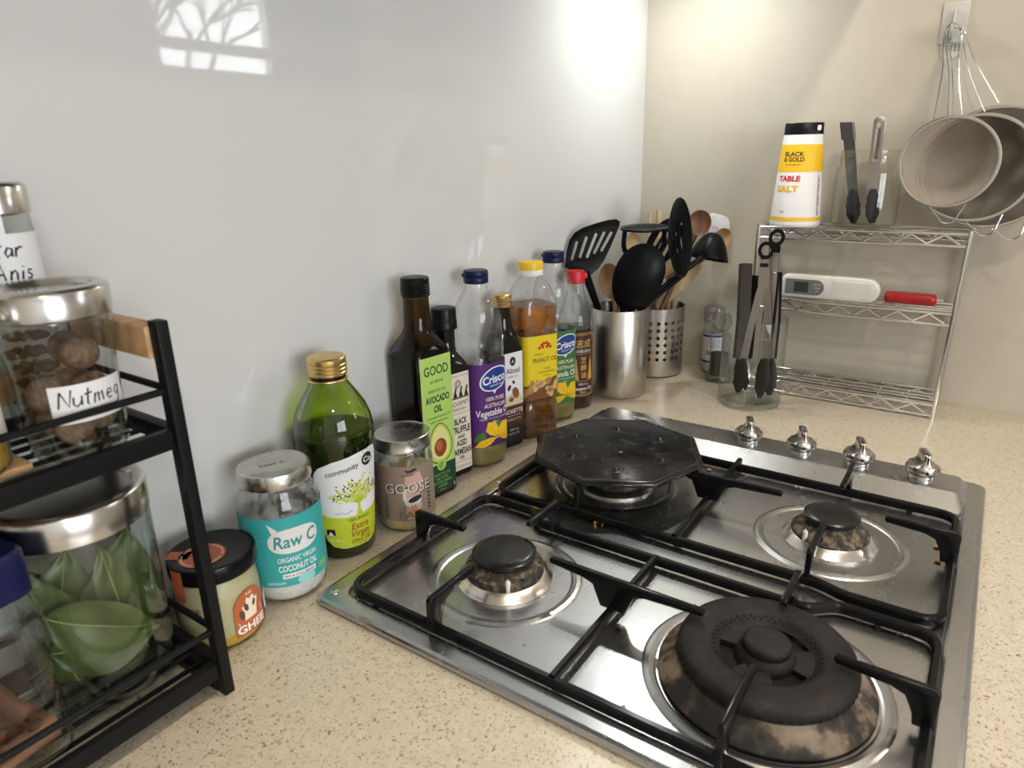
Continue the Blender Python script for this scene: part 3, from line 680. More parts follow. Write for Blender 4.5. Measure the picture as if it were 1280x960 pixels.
for cx, cy in ((-.040, .070), (-.044, .035), (-.052, .082), (.043, .054), (.044, .078)):
    for k in range(3):
        a = k * PI / 3 + .2; pr.stroke([(cx - .006 * math.cos(a), cy - .006 * math.sin(a)), (cx + .006 * math.cos(a), cy + .006 * math.sin(a))], .0007, M_paleteal)
pr.done()

# ---- olive oil bottle
j = thing('olive_oil_bottle', 'green glass olive oil bottle with gold cap and white and lime label', 'bottle', (-.837, -.047, 0))
op = [(.026, 0), (.0300, .0015), (.0318, .005), (.0325, .02), (.0370, .085), (.0398, .128), (.0400, .140), (.0385, .150), (.0340, .162), (.0275, .173), (.0215, .182), (.0178, .188), (.0172, .191)]
MB().lathe(op, 64, cap1=False).build('glass', G_green, j)
MB().lathe([(r - .0012, z + .001) for r, z in op[:6]] + [(.0387, .136), (.001, .1365)], 56).build('oil', M_oliveoil, j)
cap = MB().lathe(ridged(.0190, .1945, .2135, 3), 48).build('cap', M_goldcap, j)
MB().lathe([(.0178, .1885), (.0190, .1890), (.0195, .1900), (.0190, .1912), (.0178, .1915)], 40).build('neck_ring', M_goldcap, j)
MB().lathe([(.0175, .1905), (.0175, .1950)], 32).build('neck', M_blackcap, j)
prof_r = lambda z: (.0325 + (.0370 - .0325) * (z - .02) / .065) if z < .085 else (.0370 + .0028 * (z - .085) / .043)
sf = Wrap(circ(1.0, 96), math.radians(-114)); sf = Wrap(circ(.036, 96), math.radians(-114), k=lambda z: prof_r(z) / .036)
M_lime = mat('ink_lime', (.50, .58, .03), .5); M_brown = mat('ink_rust', (.36, .055, .02), .55)
out = [(-.033, .034), (-.031, .024), (-.024, .0165), (-.012, .0135), (.020, .0135), (.033, .018), (.0365, .028), (.0375, .110), (.034, .1195), (.026, .1210), (.010, .1200), (-.015, .1145), (-.029, .108), (-.0345, .101), (-.036, .090)]
lb = label_patch(sf, out, P_white, j)
pr = Print(sf, lb)
pr.poly([(-.0335, .034), (-.031, .024), (-.024, .0168), (-.012, .0138), (.020, .0138), (.0328, .0182), (.0363, .028), (.0368, .056), (.025, .052), (.010, .0505), (-.010, .0505), (-.026, .0525), (-.0342, .056)], M_lime)
# tree
pr.poly([(.004, .050), (.013, .050), (.0095, .057), (.0092, .070), (.0065, .070), (.0065, .058)], M_lime)
rnd = random.Random(5)
for i in range(15):
    a = math.radians(18 + 144 * i / 14); L = rnd.uniform(.021, .031); x1, y1 = .008 + L * math.cos(a) * 1.05, .066 + L * math.sin(a) * .95
    pr.stroke([(.008, .064), (.008 + (x1 - .008) * .5, .064 + (y1 - .064) * .62), (x1, y1)], .0011, M_lime)
    for k in range(6):
        t_ = rnd.uniform(.4, 1.0); q = rnd.uniform(-.0035, .0035); pr.ell(.008 + (x1 - .008) * t_ + q, .064 + (y1 - .064) * t_ + q, .0019, .0008, M_lime, rnd.uniform(0, 3), 8)
for i in range(46):
    a = rnd.uniform(.2, PI - .2); L = rnd.uniform(.012, .031); pr.ell(.008 + L * math.cos(a) * 1.05, .066 + L * math.sin(a), .0011, .0007, I_black, rnd.uniform(0, 3), 8)
pr.text('community', -.006, .1015, .0082, I_black, bold=.01, shear=.15, rot=.20, width=.033)
pr.ell(.0205, .1095, .0072, .0072, I_black); pr.text('Co', .0205, .1065, .0085, I_white, bold=.02)
for a in (-.3, .3, .9, 1.5, 2.1): pr.stroke([(.0205 + .0092 * math.cos(a), .1095 + .0092 * math.sin(a)), (.0205 + .0118 * math.cos(a), .1095 + .0118 * math.sin(a))], .0005, I_black)
pr.stroke([(-.018, .0555), (-.012, .0565), (-.006, .0545), (0, .0575)], .0005, I_black)
pr.text('100% SPANISH', .008, .0445, .0050, I_black, bold=.005, shear=.2, width=.026)
pr.text('Extra', .008, .0345, .0110, M_brown, bold=.01, shear=.2, sx=.9); pr.text('Virgin', .008, .0255, .0110, M_brown, bold=.01, shear=.2, sx=.9); pr.text('Olive Oil', .009, .0185, .0068, M_brown, bold=.01, shear=.2)
pr.rect(-.030, -.020, .0295, .0375, I_black, .002); pr.poly([(-.0285, .030), (-.0215, .030), (-.025, .035)], I_white); pr.text('500 mL e', -.020, .0230, .0045, I_white); pr.text('extra virgin', .010, .0152, .0022, I_black)
pr.done()

# ---- goose fat jar
j = thing('goose_fat_jar', 'glass jar of goose fat with brown goose label and shiny lid', 'jar', (-.760, -.066, 0))
fp = [(.027, 0), (.0300, .0012), (.0318, .005), (.0324, .014), (.0324, .090), (.0312, .094), (.0305, .098)]
MB().lathe(fp, 56, cap1=False).build('glass', G_greasy, j)
MB().lathe([(r - .0014, z + .001) for r, z in fp[:4]] + [(.0310, .066), (.001, .067)], 48).build('contents', noisy('goose_fat', [(.3, (.52, .43, .13)), (.7, (.62, .54, .22))], 30, .4), j)
MB().lathe([(.0308, .0945), (.0318, .0950), (.0320, .0965), (.0314, .0985), (.0312, .1070), (.0318, .1085), (.0318, .1098), (.0306, .1104), (.0296, .1094), (.001, .1092)], 56).build('lid', M_tin, j)
sf = Wrap(circ(.0325, 80), math.radians(-129)); M_taupe = mat('paper_taupe', (.26, .19, .145), .55); M_pink = mat('ink_pink', (.55, .33, .26), .55)
lb = label_patch(sf, [(-.062, .0150), (.062, .0150), (.062, .0805), (-.062, .0805)], M_taupe, j)
pr = Print(sf, lb)
pr.poly([(-.004, .0165), (.010, .0165), (.014, .030), (.012, .046), (.018, .060), (.013, .0735), (.006, .071), (-.003, .069), (-.006, .050), (-.004, .036)], M_pink)
pr.text('GOOSE', .001, .0485, .0170, I_black, bold=.025, width=.0535); pr.text('GOOSE', 0, .0490, .0170, mat('ink_silver', (.66, .62, .58), .4, .3), bold=.006, width=.053)
pr.text('FAT', .001, .0180, .0130, mat('ink_olive', (.16, .17, .05), .55), bold=.02, width=.026)
g = mat('ink_goose_grey', (.62, .60, .58), .55)
pr.ell(.0040, .0385, .0095, .0058, g, .18); pr.poly([(.0115, .0400), (.0165, .0475), (.0095, .0435)], g)
pr.stroke([(-.0030, .0380), (-.0052, .0430), (-.0050, .0490), (-.0036, .0540)], .0036, g); pr.ell(-.0032, .0545, .0026, .0022, g, n=14)
pr.ell(.0060, .0410, .0078, .0034, I_black, .28); pr.poly([(.0105, .0420), (.0160, .0470), (.0090, .0440)], I_black); pr.ell(-.0026, .0557, .0018, .0011, I_black, n=12)
o_ = mat('ink_orange', (.60, .16, .03), .55); pr.poly([(-.005, .0545), (-.0085, .0525), (-.0045, .0525)], o_); pr.stroke([(.002, .0345), (.003, .029), (.0035, .0235)], .0012, o_); pr.stroke([(.0055, .035), (.0065, .030), (.0068, .0245)], .0012, o_)
pr.poly([(-.004, .0775), (0, .0760), (.004, .0765), (.008, .0780), (.010, .0755), (.004, .0735), (-.001, .0735)], I_black); pr.text('Cuisine', -.001, .0690, .0048, I_black, shear=.3)
for k in range(12): pr.rect(-.0290 + .0004 * (k % 3), -.0245, .0185 + k * .0022, .0193 + k * .0022, I_black)
for k in range(7): pr.rect(.0225, .0260, .024 + k * .0046, .0262 + k * .0046, I_black)
pr.done()

# ---- square bottles: shared builder
def square_bottle(name, label, loc, yaw, prof, N=64):
    """prof rows: (z, width, depth, corner radius, roundness 0..1, circle radius)"""
    t_ = thing(name, label, 'bottle', loc, math.radians(yaw)); rings = []
    for z, w_, d_, r, k, cr_ in prof:
        a = rrect(w_, d_, r, N) if k < 1 else [(1, 0)] * N
        b_ = [(cr_ * math.cos(2 * PI * (i + .5) / N), cr_ * math.sin(2 * PI * (i + .5) / N)) for i in range(N)]
        rings.append(lift(blend(a, b_, k), z) if k < 1 else lift(b_, z))
    return t_, rings
def shrink(rings, d): return [[(x * (1 - d / max(math.hypot(x, y), .004)), y * (1 - d / max(math.hypot(x, y), .004)), z) for x, y, z in r] for r in rings]

# ---- avocado oil
s_ = .056; avo, rg = square_bottle('avocado_oil_bottle', 'tall dark square avocado oil bottle with light green avocado label', (-.690, -.036, 0), -8,
    [(0, .050, .050, .008, 0, 0), (.002, s_ - .002, s_ - .002, .008, 0, 0), (.005, s_, s_, .008, 0, 0), (.178, s_, s_, .008, 0, 0), (.186, s_ - .002, s_ - .002, .010, .12, .027), (.194, .048, .048, .012, .4, .023), (.203, .038, .038, .012, .75, .0185), (.211, .034, .034, .01, 1, .0160), (.228, 1, 1, 0, 1, .0152), (.246, 1, 1, 0, 1, .0148)])
MB().loft(rg, True, False).build('glass', G_brown, avo)
MB().loft(shrink(rg[:4], .0015) + [lift(rrect(.053, .053, .008), .1785)]).build('oil', mat('avocado_oil_depth', (.006, .006, .004), .3, spec=.1), avo)
MB().lathe(ridged(.0165, .2465, .2690, 4, .0005), 40).build('cap', M_blackcap, avo)
sf = Wrap(rrect(s_, s_, .008, 256)); M_agreen = mat('paper_avocado_green', (.42, .62, .14), .5)
lb = label_patch(sf, [(-.0235, .006), (.0240, .006), (.0240, .180), (-.0235, .180)], M_agreen, avo)
pr = Print(sf, lb)
pr.rect(-.0235, .0240, .006, .0435, I_dgreen)
pr.text('GOOD', 0, .158, .0155, I_dgreen, bold=.012, width=.037); pr.text('BY GROVE', 0, .1475, .0055, I_dgreen, width=.020)
pr.text('EVERYDAY USE', 0, .1365, .0052, I_dgreen, width=.027); pr.text('AVOCADO', 0, .1240, .0115, I_dgreen, bold=.035, width=.037); pr.text('OIL', 0, .1115, .0115, I_dgreen, bold=.035, width=.013)
pr.text('A versatile Avocado Oil', 0, .1040, .0045, I_dgreen, shear=.2, width=.037); pr.text('with a mild taste', 0, .0985, .0045, I_dgreen, shear=.2, width=.027)
def egg(x, y, rx, ry, k=.22, n=32): return [(x + rx * math.cos(2 * PI * i / n) * (1 - k * math.sin(2 * PI * i / n)), y + ry * math.sin(2 * PI * i / n)) for i in range(n)]
pr.poly(egg(0, .0705, .0192, .0262), mat('avocado_skin', (.10, .16, .02), .6)); pr.poly(egg(0, .0707, .0178, .0247), mat('avocado_flesh_edge', (.50, .58, .09), .6)); pr.poly(egg(0, .0710, .0150, .0215), mat('avocado_flesh', (.70, .68, .26), .6))
pr.ell(.0, .0655, .0098, .0118, mat('avocado_stone', (.27, .065, .02), .4)); pr.ell(-.002, .068, .0050, .0065, mat('avocado_stone_lit', (.42, .14, .05), .4))
pr.ell(0, .0425, .0072, .0072, M_agreen); pr.ell(0, .0425, .0060, .0060, I_dgreen); pr.ell(0, .0425, .0050, .0050, M_agreen); pr.ell(0, .0425, .0016, .0040, I_dgreen, -.5)
lg = mat('ink_mid_green', (.20, .42, .10), .6)
for k, s in enumerate(('PERFECT FOR THE', 'BBQ, FRYING,', 'ROASTING, SEARING', '& BAKING')): pr.text(s, 0, .0290 - k * .0052, .0050, lg, bold=.01, width=(.026, .020, .030, .015)[k])
pr.text('500ml', 0, .0085, .0038, lg); pr.rect(.0185, .0195, .009, .0135, I_white)
pr.done()

# ---- truffle oil
s_ = .043; tr, rg = square_bottle('truffle_oil_bottle', 'black square truffle and parmesan oil bottle with cream label', (-.633, -.0275, 0), -12,
    [(0, .038, .038, .006, 0, 0), (.002, s_ - .001, s_ - .001, .006, 0, 0), (.005, s_, s_, .006, 0, 0), (.146, s_, s_, .006, 0, 0), (.153, s_ - .003, s_ - .003, .008, .2, .020), (.160, .034, .034, .01, .6, .0165), (.166, 1, 1, 0, 1, .0130), (.169, 1, 1, 0, 1, .0138), (.172, 1, 1, 0, 1, .0128), (.196, 1, 1, 0, 1, .0128)])
MB().loft(rg, True, True).build('glass', M_dkglass, tr)
MB().lathe([(.0150, .1950), (.0164, .1955), (.0164, .2050), (.0158, .2058), (.0158, .2190), (.0150, .2215), (.0130, .2222), (.001, .2218)], 40).build('cap', M_blackcap, tr)
sf = Wrap(rrect(s_, s_, .006, 256)); lb = label_patch(sf, [(-.0192, .009), (.0192, .009), (.0192, .1415), (-.0192, .1415)], P_cream, tr)
pr = Print(sf, lb)
pr.text('A TRADITION OF FLAVOUR', 0, .1365, .0026, I_black, width=.034)
for r in (.0045, .0025): pr.stroke([(r * math.cos(a / 10), .127 + r * math.sin(a / 10)) for a in range(0, 64, 3)], .0009, I_black)
for k in range(4): pr.poly([(-.017 + k * .0088, .1095), (-.0135 + k * .0088, .1095), (-.0105 + k * .0088, .1225), (-.0125 + k * .0088, .1235)], I_black); 
for k in range(4): pr.poly([(-.0135 + k * .0088, .1095), (-.0100 + k * .0088, .1095), (-.0135 + k * .0088, .1200)], I_black)
pr.rect(-.017, .017, .1075, .1092, I_black); pr.text('GOURMET', .002, .0980, .0085, I_black, width=.029); pr.text('Selection', 0, .0915, .0065, I_black, shear=.4); pr.rect(-.017, .017, .0875, .0880, I_black)
for s, y, sz, wd in (('BLACK', .0730, .0115, .024), ('TRUFFLE', .0610, .0125, .034), ('AND', .0535, .0062, .014), ('AGED', .0430, .0110, .020), ('PARMESAN', .0310, .0120, .036), ('OIL', .0245, .0060, .010)): pr.text(s, .0022, y, sz, I_black, bold=.035, width=wd * .86)
pr.rect(-.017, .017, .0210, .0214, I_black); pr.text('WWW.GOURMETOILS.COM', 0, .0130, .0030, I_black, width=.034); pr.done()

# ---- soft plastic cooking oil bottles (vegetable, canola)
def pet_bottle(name, label, loc, yaw, ink, words, fill):
    s = .061
    rows = [(0, s - .012, s - .012, .018, 0, 0), (.002, s - .005, s - .005, .020, 0, 0), (.006, s - .001, s - .001, .021, 0, 0), (.010, s, s, .021, 0, 0), (.148, s, s, .021, 0, 0), (.151, s - .003, s - .003, .021, 0, 0), (.156, s - .002, s - .002, .021, .1, .031), (.170, s - .001, s - .001, .022, .3, .0325), (.173, s - .003, s - .003, .022, .35, .0315), (.176, s - .002, s - .002, .022, .4, .032), (.200, s - .004, s - .004, .024, .7, .0315), (.215, .056, .056, .02, .9, .028), (.228, 1, 1, 0, 1, .0215), (.236, 1, 1, 0, 1, .0160), (.240, 1, 1, 0, 1, .0145), (.247, 1, 1, 0, 1, .0142)]
    t_, rg = square_bottle(name, label, loc, yaw, rows)
    MB().loft(rg, True, False).build('plastic_body', G_pet, t_)
    oil = shrink(rg[:4], .0018) + shrink([lift(rrect(s, s, .021), fill)], .0018)
    MB().loft(oil).build('oil', mat('pale_seed_oil', (.62, .52, .14), .08, trans=.65, ior=1.2), t_)
    cap = MB().lathe([(.0150, .2450), (.0158, .2455), (.0160, .2480), (.0160, .2525), (.0156, .2530), (.0160, .2535), (.0160, .2590), (.0150, .2612), (.0120, .2618), (.001, .2618)], 40)
    cap.box(-.0185, -.014, -.004, .004, .2540, .2580); cap.build('cap', M_navy, t_)
    sf = Wrap(rrect(s, s, .021, 256)); w_ = .060
    lb = label_patch(sf, [(-w_, .0300), (w_, .0300), (w_, .1450), (-w_, .1450)], ink, t_)
    pr = Print(sf, lb); cream = mat('ink_cream', (.78, .70, .50), .55); blue = mat('ink_logo_blue', (.010, .045, .26), .45)
    ov = lambda k: [(.004 + .0228 * k * math.cos(2 * PI * i / 40), .1235 + .0160 * k * math.sin(2 * PI * i / 40) + .004 * math.cos(2 * PI * i / 40)) for i in range(40)]
    pr.poly(ov(1.0), I_white); pr.poly([(-.002, .110), (.009, .112), (.003, .1025)], I_white); pr.poly(ov(.90), blue)
    pr.text('Crisco', .004, .1185, .0150, I_white, bold=.025, shear=.12, rot=.12, width=.036); pr.text('PREMIUM OIL', .006, .1135, .0036, I_white, rot=.12, width=.020)
    pr.text('100% PURE', .004, .0940, .0080, cream, bold=.01, width=.029); pr.text('AUSTRALIAN', .004, .0850, .0080, cream, bold=.01, width=.035)
    pr.text(words, .002, .0735, .0130, I_white, bold=.015, width=.054 if len(words) > 10 else .044); pr.text('PERFECT FOR SHALLOW FRYING', .002, .0685, .0034, cream, width=.044); pr.text('750mL', .004, .0630, .0040, I_white, bold=.01)
    yel = mat('petal_yellow', (.80, .50, .015), .55); yel2 = mat('petal_yellow_deep', (.60, .32, .01), .55); leaf = mat('leaf_print_green', (.05, .16, .02), .6)
    pr.poly([(-.030, .040), (-.024, .050), (-.014, .052), (-.012, .042), (-.022, .037)], leaf); pr.poly([(.001, .054), (.004, .064), (.011, .066), (.010, .056), (.005, .050)], leaf)
    cx, cy = .006, .042
    for a, L, w2 in ((2.15, .0275, .0095), (.75, .0275, .0100), (-.12, .0290, .0060), (3.45, .0360, .0060)):
        d = Vector((math.cos(a), math.sin(a))); n_ = Vector((-d.y, d.x)); o_ = Vector((cx, cy)); tip = o_ + d * L
        P_ = [tuple(o_), tuple(o_ + d * L * .35 + n_ * w2 * .8), tuple(o_ + d * L * .7 + n_ * w2), tuple(tip), tuple(o_ + d * L * .7 - n_ * w2), tuple(o_ + d * L * .35 - n_ * w2 * .8)]
        pr.poly([(x, max(y, .0302)) for x, y in P_], yel); pr.stroke([(cx, cy), tuple(o_ + d * L * .75)], .0007, yel2)
    pr.ell(cx, cy, .003, .0026, yel2); pr.done()
    return t_
pet_bottle('vegetable_oil_bottle', 'clear plastic vegetable oil bottle with purple label and navy cap', (-.579, -.0385, 0), -20, mat('paper_purple', (.085, .018, .15), .45), 'Vegetable Oil', .060)
pet_bottle('canola_oil_bottle', 'clear plastic canola oil bottle with green label and navy cap', (-.3835, -.035, 0), -28, mat('paper_leaf_green', (.035, .16, .045), .45), 'Canola Oil', .075)

# ---- hazelnut oil
s_ = .042; hz, rg = square_bottle('hazelnut_oil_bottle', 'slim dark square hazelnut oil bottle with gold cap', (-.5165, -.033, 0), -16,
    [(0, .037, .037, .006, 0, 0), (.002, s_ - .001, s_ - .001, .006, 0, 0), (.005, s_, s_, .006, 0, 0), (.145, s_, s_, .006, 0, 0), (.155, s_ - .003, s_ - .003, .010, .25, .020), (.166, .034, .034, .01, .7, .0165), (.176, 1, 1, 0, 1, .0130), (.190, 1, 1, 0, 1, .0118), (.203, 1, 1, 0, 1, .0115)])
MB().loft(rg, True, True).build('glass', M_dkglass, hz)
MB().lathe(ridged(.0138, .2020, .2200, 3, .0005), 40).build('cap', M_goldcap, hz)
sf = Wrap(rrect(s_, s_, .006, 256)); lb = label_patch(sf, [(-.0190, .0145), (.0190, .0145), (.0190, .1405), (-.0190, .1405)], P_white, hz)
pr = Print(sf, lb); M_choc = mat('ink_chocolate', (.075, .022, .014), .5); M_char = mat('ink_charcoal', (.018, .018, .02), .5)
pr.rect(-.0190, .0190, .0330, .0640, M_choc); pr.rect(-.0190, .0190, .0145, .0330, M_char)
pr.ell(0, .1280, .0052, .0065, I_black); pr.text('A', 0, .1255, .0070, I_white); pr.text('Absel', 0, .1110, .0115, I_black, width=.024); pr.text('PURE OIL', 0, .1045, .0042, mat('ink_orange', (.60, .16, .03), .55), width=.018)
nut = mat('hazelnut_brown', (.23, .085, .03), .55)
pr.poly([(-.0165, .064), (.0165, .064), (.0175, .070), (.012, .080), (.004, .076), (-.004, .081), (-.014, .076)], mat('ink_cream2', (.62, .52, .38), .55)); pr.ell(.004, .0815, .0058, .0085, nut, .3); pr.ell(-.007, .0905, .0030, .0048, M_choc, -.5); pr.ell(.001, .0975, .0022, .0030, M_choc, .5); pr.ell(-.004, .0730, .0046, .0036, nut)
pr.text('NOISETTE', 0, .0520, .0085, I_white, width=.033); pr.rect(-.012, .012, .0485, .0489, I_white); pr.text('HAZELNUT OIL', 0, .0415, .0048, mat('ink_cream2', (.62, .52, .38), .55), width=.027)
pr.text('250 ml', 0, .0255, .0052, I_white, width=.016); pr.text('8.45 FL OZ', 0, .0195, .0046, I_white, width=.020); pr.done()

# ---- peanut oil
s_ = .060
rows = [(0, s_ - .010, s_ - .010, .010, 0, 0), (.003, s_ - .002, s_ - .002, .011, 0, 0), (.007, s_, s_, .011, 0, 0), (.052, s_, s_, .011, 0, 0), (.056, s_ - .004, s_ - .004, .011, 0, 0), (.061, s_ - .001, s_ - .001, .011, 0, 0), (.156, s_ - .001, s_ - .001, .011, 0, 0), (.159, s_ - .004, s_ - .004, .011, 0, 0), (.163, s_, s_, .011, 0, 0), (.196, s_, s_, .012, 0, 0), (.199, s_ - .002, s_ - .002, .013, 0, 0), (.203, s_ - .001, s_ - .001, .013, 0, 0), (.207, s_ - .003, s_ - .003, .014, .1, .031), (.220, .052, .052, .014, .35, .025), (.231, .040, .040, .014, .8, .0190), (.236, 1, 1, 0, 1, .0155), (.240, 1, 1, 0, 1, .0150)]
pn, rg = square_bottle('peanut_oil_bottle', 'square plastic bottle of amber peanut oil with yellow label and yellow cap', (-.4575, -.043, 0), -26, rows)
MB().loft(rg, True, False).build('plastic_body', G_pet, pn)
M_amber = mat('amber_oil', (.76, .27, .022), .03, trans=.86, ior=1.30)
MB().loft(shrink(rg[:10], .0015) + shrink([lift(rrect(s_, s_, .012), .1965)], .0016)).build('oil', M_amber, pn)
MB().lathe([(.0155, .2375), (.0172, .2380), (.0172, .2450), (.0168, .2455)], 40).build('cap_ring', M_whcap, pn)
cap = MB().lathe([(.0168, .2455), (.0172, .2458), (.0172, .2545), (.0165, .2562), (.001, .2565)], 40).build('cap', M_yelcap, pn)
sf = Wrap(rrect(s_ - .001, s_ - .001, .011, 256)); M_yel = mat('paper_yellow', (.78, .60, .015), .45)
lb = label_patch(sf, [(-.085, .0615), (.060, .0615), (.060, .1555), (-.085, .1555)], M_yel, pn)
pr = Print(sf, lb); ox_ = .004
for dx, dy in ((-.004, 0), (.004, 0), (-.002, .005), (.003, .0055), (-.010, -.001), (.010, -.001), (-.006, .003), (.007, .003)): pr.ell(ox_ + dx * .9, .1385 + dy, .0026, .0024, I_red, n=10)
pr.text('PRIDE', ox_ - .010, .1270, .0042, mat('ink_brown', (.14, .06, .015), .6), width=.014); pr.text('PEANUT OIL', ox_, .1165, .0098, mat('ink_brown', (.14, .06, .015), .6), bold=.012, shear=.2, width=.042)
for k, (s, wd) in enumerate((('ALL PURPOSE', .012), ('COOKING OIL FOR FRYING', .028), ('1 Litre', .012))): pr.text(s, ox_ + .003, .1050 - k * .0052, .0042, mat('ink_brown', (.14, .06, .015), .6), width=wd)
pr.rect(-.0520, -.0400, .1030, .1440, I_white)
for k in range(9): pr.rect(-.0505, -.0415, .1055 + k * .0042, .1065 + k * .0042, I_black)
sh = [mat('peanut_shell_%d' % k, c_, .6) for k, c_ in enumerate(((.56, .33, .11), (.44, .23, .07), (.64, .42, .17)))]; dk = mat('peanut_shadow', (.16, .065, .015), .6)
pr.poly([(-.060, .0618), (.034, .0618), (.034, .084), (.026, .093), (.018, .092), (.010, .088), (0, .085), (-.010, .087), (-.020, .084), (-.030, .082), (-.042, .094), (-.055, .095), (-.060, .090)], dk)
rnd = random.Random(11)
for i in range(34):
    x, y = rnd.uniform(-.056, .031), rnd.uniform(.065, .088)
    if y > .086 - .0 + (x + .02) * .08 and not (x < -.04): y -= .006
    a = rnd.uniform(0, PI); m_ = sh[i % 3]; L = rnd.uniform(.0030, .0042)
    pr._put('picture', m_, *(lambda P_: (P_, [tuple(range(len(P_)))]))([(x + (.0075 * math.cos(q) * math.cos(a) - L * (1 - .28 * math.cos(2 * q)) * math.sin(q) * math.sin(a)), max(.0620, y + (.0075 * math.cos(q) * math.sin(a) + L * (1 - .28 * math.cos(2 * q)) * math.sin(q) * math.cos(a)))) for q in [2 * PI * k / 18 for k in range(18)]]))
pr.done()

# ---- sesame oil
j = thing('sesame_oil_bottle', 'round clear glass sesame oil bottle with maroon label and red cap', 'bottle', (-.3185, -.037, 0))
sp_ = [(.024, 0), (.0275, .0015), (.0288, .005), (.0292, .012), (.0292, .135), (.0280, .147), (.0245, .160), (.0190, .174), (.0150, .186), (.0130, .196), (.0125, .206)]
MB().lathe(sp_, 48, cap1=False).build('glass', G_clear, j)
MB().lathe([(r - .0015, z + .001) for r, z in sp_[:4]] + [(.0277, .1330), (.001, .1332)], 40).build('oil', mat('sesame_oil_depth', (.03, .012, .004), .08), j)
cap = MB().lathe([(.0135, .2040), (.0148, .2045), (.0150, .2070), (.0146, .2100), (.0146, .2210), (.0136, .2232), (.001, .2235)], 36)
cap.box(.010, .0180, -.004, .004, .2110, .2190, Matrix.Rotation(math.radians(-40), 4, 'Z')); cap.build('cap', M_redcap, j)
sf = Wrap(circ(.0293, 72), math.radians(-122)); M_maroon = mat('paper_maroon', (.045, .008, .012), .45)
lb = label_patch(sf, [(-.036, .0190), (.036, .0190), (.036, .1310), (-.036, .1310)], M_maroon, j)
pr = Print(sf, lb)
def border(x0, x1, y0, y1, w_): 
    q = .004; P_ = [(x0 + q, y0), (x1 - q, y0), (x1 - q, y0 + q), (x1, y0 + q), (x1, y1 - q), (x1 - q, y1 - q), (x1 - q, y1), (x0 + q, y1), (x0 + q, y1 - q), (x0, y1 - q), (x0, y0 + q), (x0 + q, y0 + q)]
    for a, b_ in zip(P_, P_[1:] + P_[:1]): pr.stroke([a, b_], w_, I_gold)
border(-.0235, .0235, .0230, .1270, .0010); border(-.0215, .0215, .0255, .1245, .0006)
pr.text('志成', 0, .1050, .0150, I_gold, bold=.01, width=.026); pr.text('CHEE SENG', 0, .0960, .0065, I_white, bold=.01, width=.026); pr.rect(-.0185, .0185, .0930, .0935, I_gold)
for k, ch in enumerate('芝麻油'): pr.text(ch, 0, .0790 - k * .0125, .0115, I_gold, bold=.01)
for sx_ in (-.0135, .0135):
    for k in range(6):
        h_ = .0065 - k * .0008; y = .0500 + k * .0058; pr.poly([(sx_ - h_, y), (sx_ + h_, y), (sx_ + h_ * .72, y + .0022), (sx_ + h_ * .62, y + .0058), (sx_ - h_ * .62, y + .0058), (sx_ - h_ * .72, y + .0022)], I_gold)
    pr.stroke([(sx_, .084), (sx_, .090)], .0007, I_gold)
pr.rect(-.0185, .0185, .0475, .0480, I_gold); pr.text('100% Pure', 0, .0410, .0050, I_white, width=.017); pr.text('Sesame Oil', 0, .0325, .0080, I_white, bold=.015, width=.032); pr.text('750 mL', 0, .0275, .0040, I_white); pr.done()
# ================================================================== spice rack and its jars
def onx(px, py, X):
    d = ROT @ Vector(((px - 640) / FPX, -(py - 480) / FPX, -1.0)); return CAM + d * ((X - CAM.x) / d.x)
M_powder = mat('black_powder_coat', (0.007, 0.007, 0.008), 0.45, spec=0.18)
M_wood = noisy('pale_timber', [(.3, (.42, .24, .10)), (.55, (.55, .34, .16)), (.75, (.63, .41, .21))], 14, .5, stretch=(1, 7, 7))
RX0, RX1, RY0, RY1 = -1.345, -1.040, -.131, -.012
rk = thing('spice_rack', 'two tier black metal spice rack with wooden end rails', 'rack', ((RX0 + RX1) / 2, (RY0 + RY1) / 2, 0))
lx, ly = rk.location.x, rk.location.y
def rbox(name, x0, x1, y0, y1, z0, z1, m=M_powder, bv=.0008): return MB().box(x0 - lx, x1 - lx, y0 - ly, y1 - ly, z0, z1).build(name, m, rk, bevel=bv)
for x in (RX0, RX1):
    for y in (RY0, RY1): rbox('post', x - .0042, x + .0042, y - .0055, y + .0055, 0, .300)
    rbox('foot_bar', x - .0052, x + .0052, RY0 + .0055, RY1 - .0055, 0.0005, .009)
    rbox('side_rail', x - .007, x + .007, RY0 + .0057, RY1 - .0057, .274, .296, M_wood, .0012)
    for z in (.022, .216):
        rbox('side_bar', x - .0045, x + .0045, RY0 + .0055, RY1 - .0055, z - .004, z + .008)
        MB().tube([(x - lx, RY0 - ly, z + .036), (x - lx, RY1 - ly, z + .036)], .0026, 8).build('side_rod', M_powder, rk)
for z in (.022, .216):
    for y in (RY0, RY1):
        rbox('shelf_bar', RX0 + .0055, RX1 - .0055, y - .0035, y + .0035, z - .005, z + .009)
        MB().tube([(RX0 - lx, y - ly, z + .036), (RX1 - lx, y - ly, z + .036)], .0026, 8).build('guard_rod', M_powder, rk)
    for k in range(6):
        y = RY0 + .017 * (k + 1); MB().tube([(RX0 - lx, y - ly, z + .002), (RX1 - lx, y - ly, z + .002)], .0020, 8).build('shelf_rod', M_powder, rk)
rbox('back_rail', RX0 + .0055, RX1 - .0055, RY1 - .004, RY1 + .004, .236, .258, M_wood, .001)
SH1, SH2 = .0262, .2202     # surface of the rods of both shelves
board = MB().box(-.06, .06, -.040, .040, 0, .005).build('wooden_board', M_wood, bevel=.001); board.location = (-1.182, -.072, SH2 + .0003)
tag(board, 'thin wooden board lying on the upper shelf of the spice rack', 'board')
M_steellid = brushed('brushed_steel_lid', (.62, .60, .57), .20, .24, (8, 8, 40), 0)
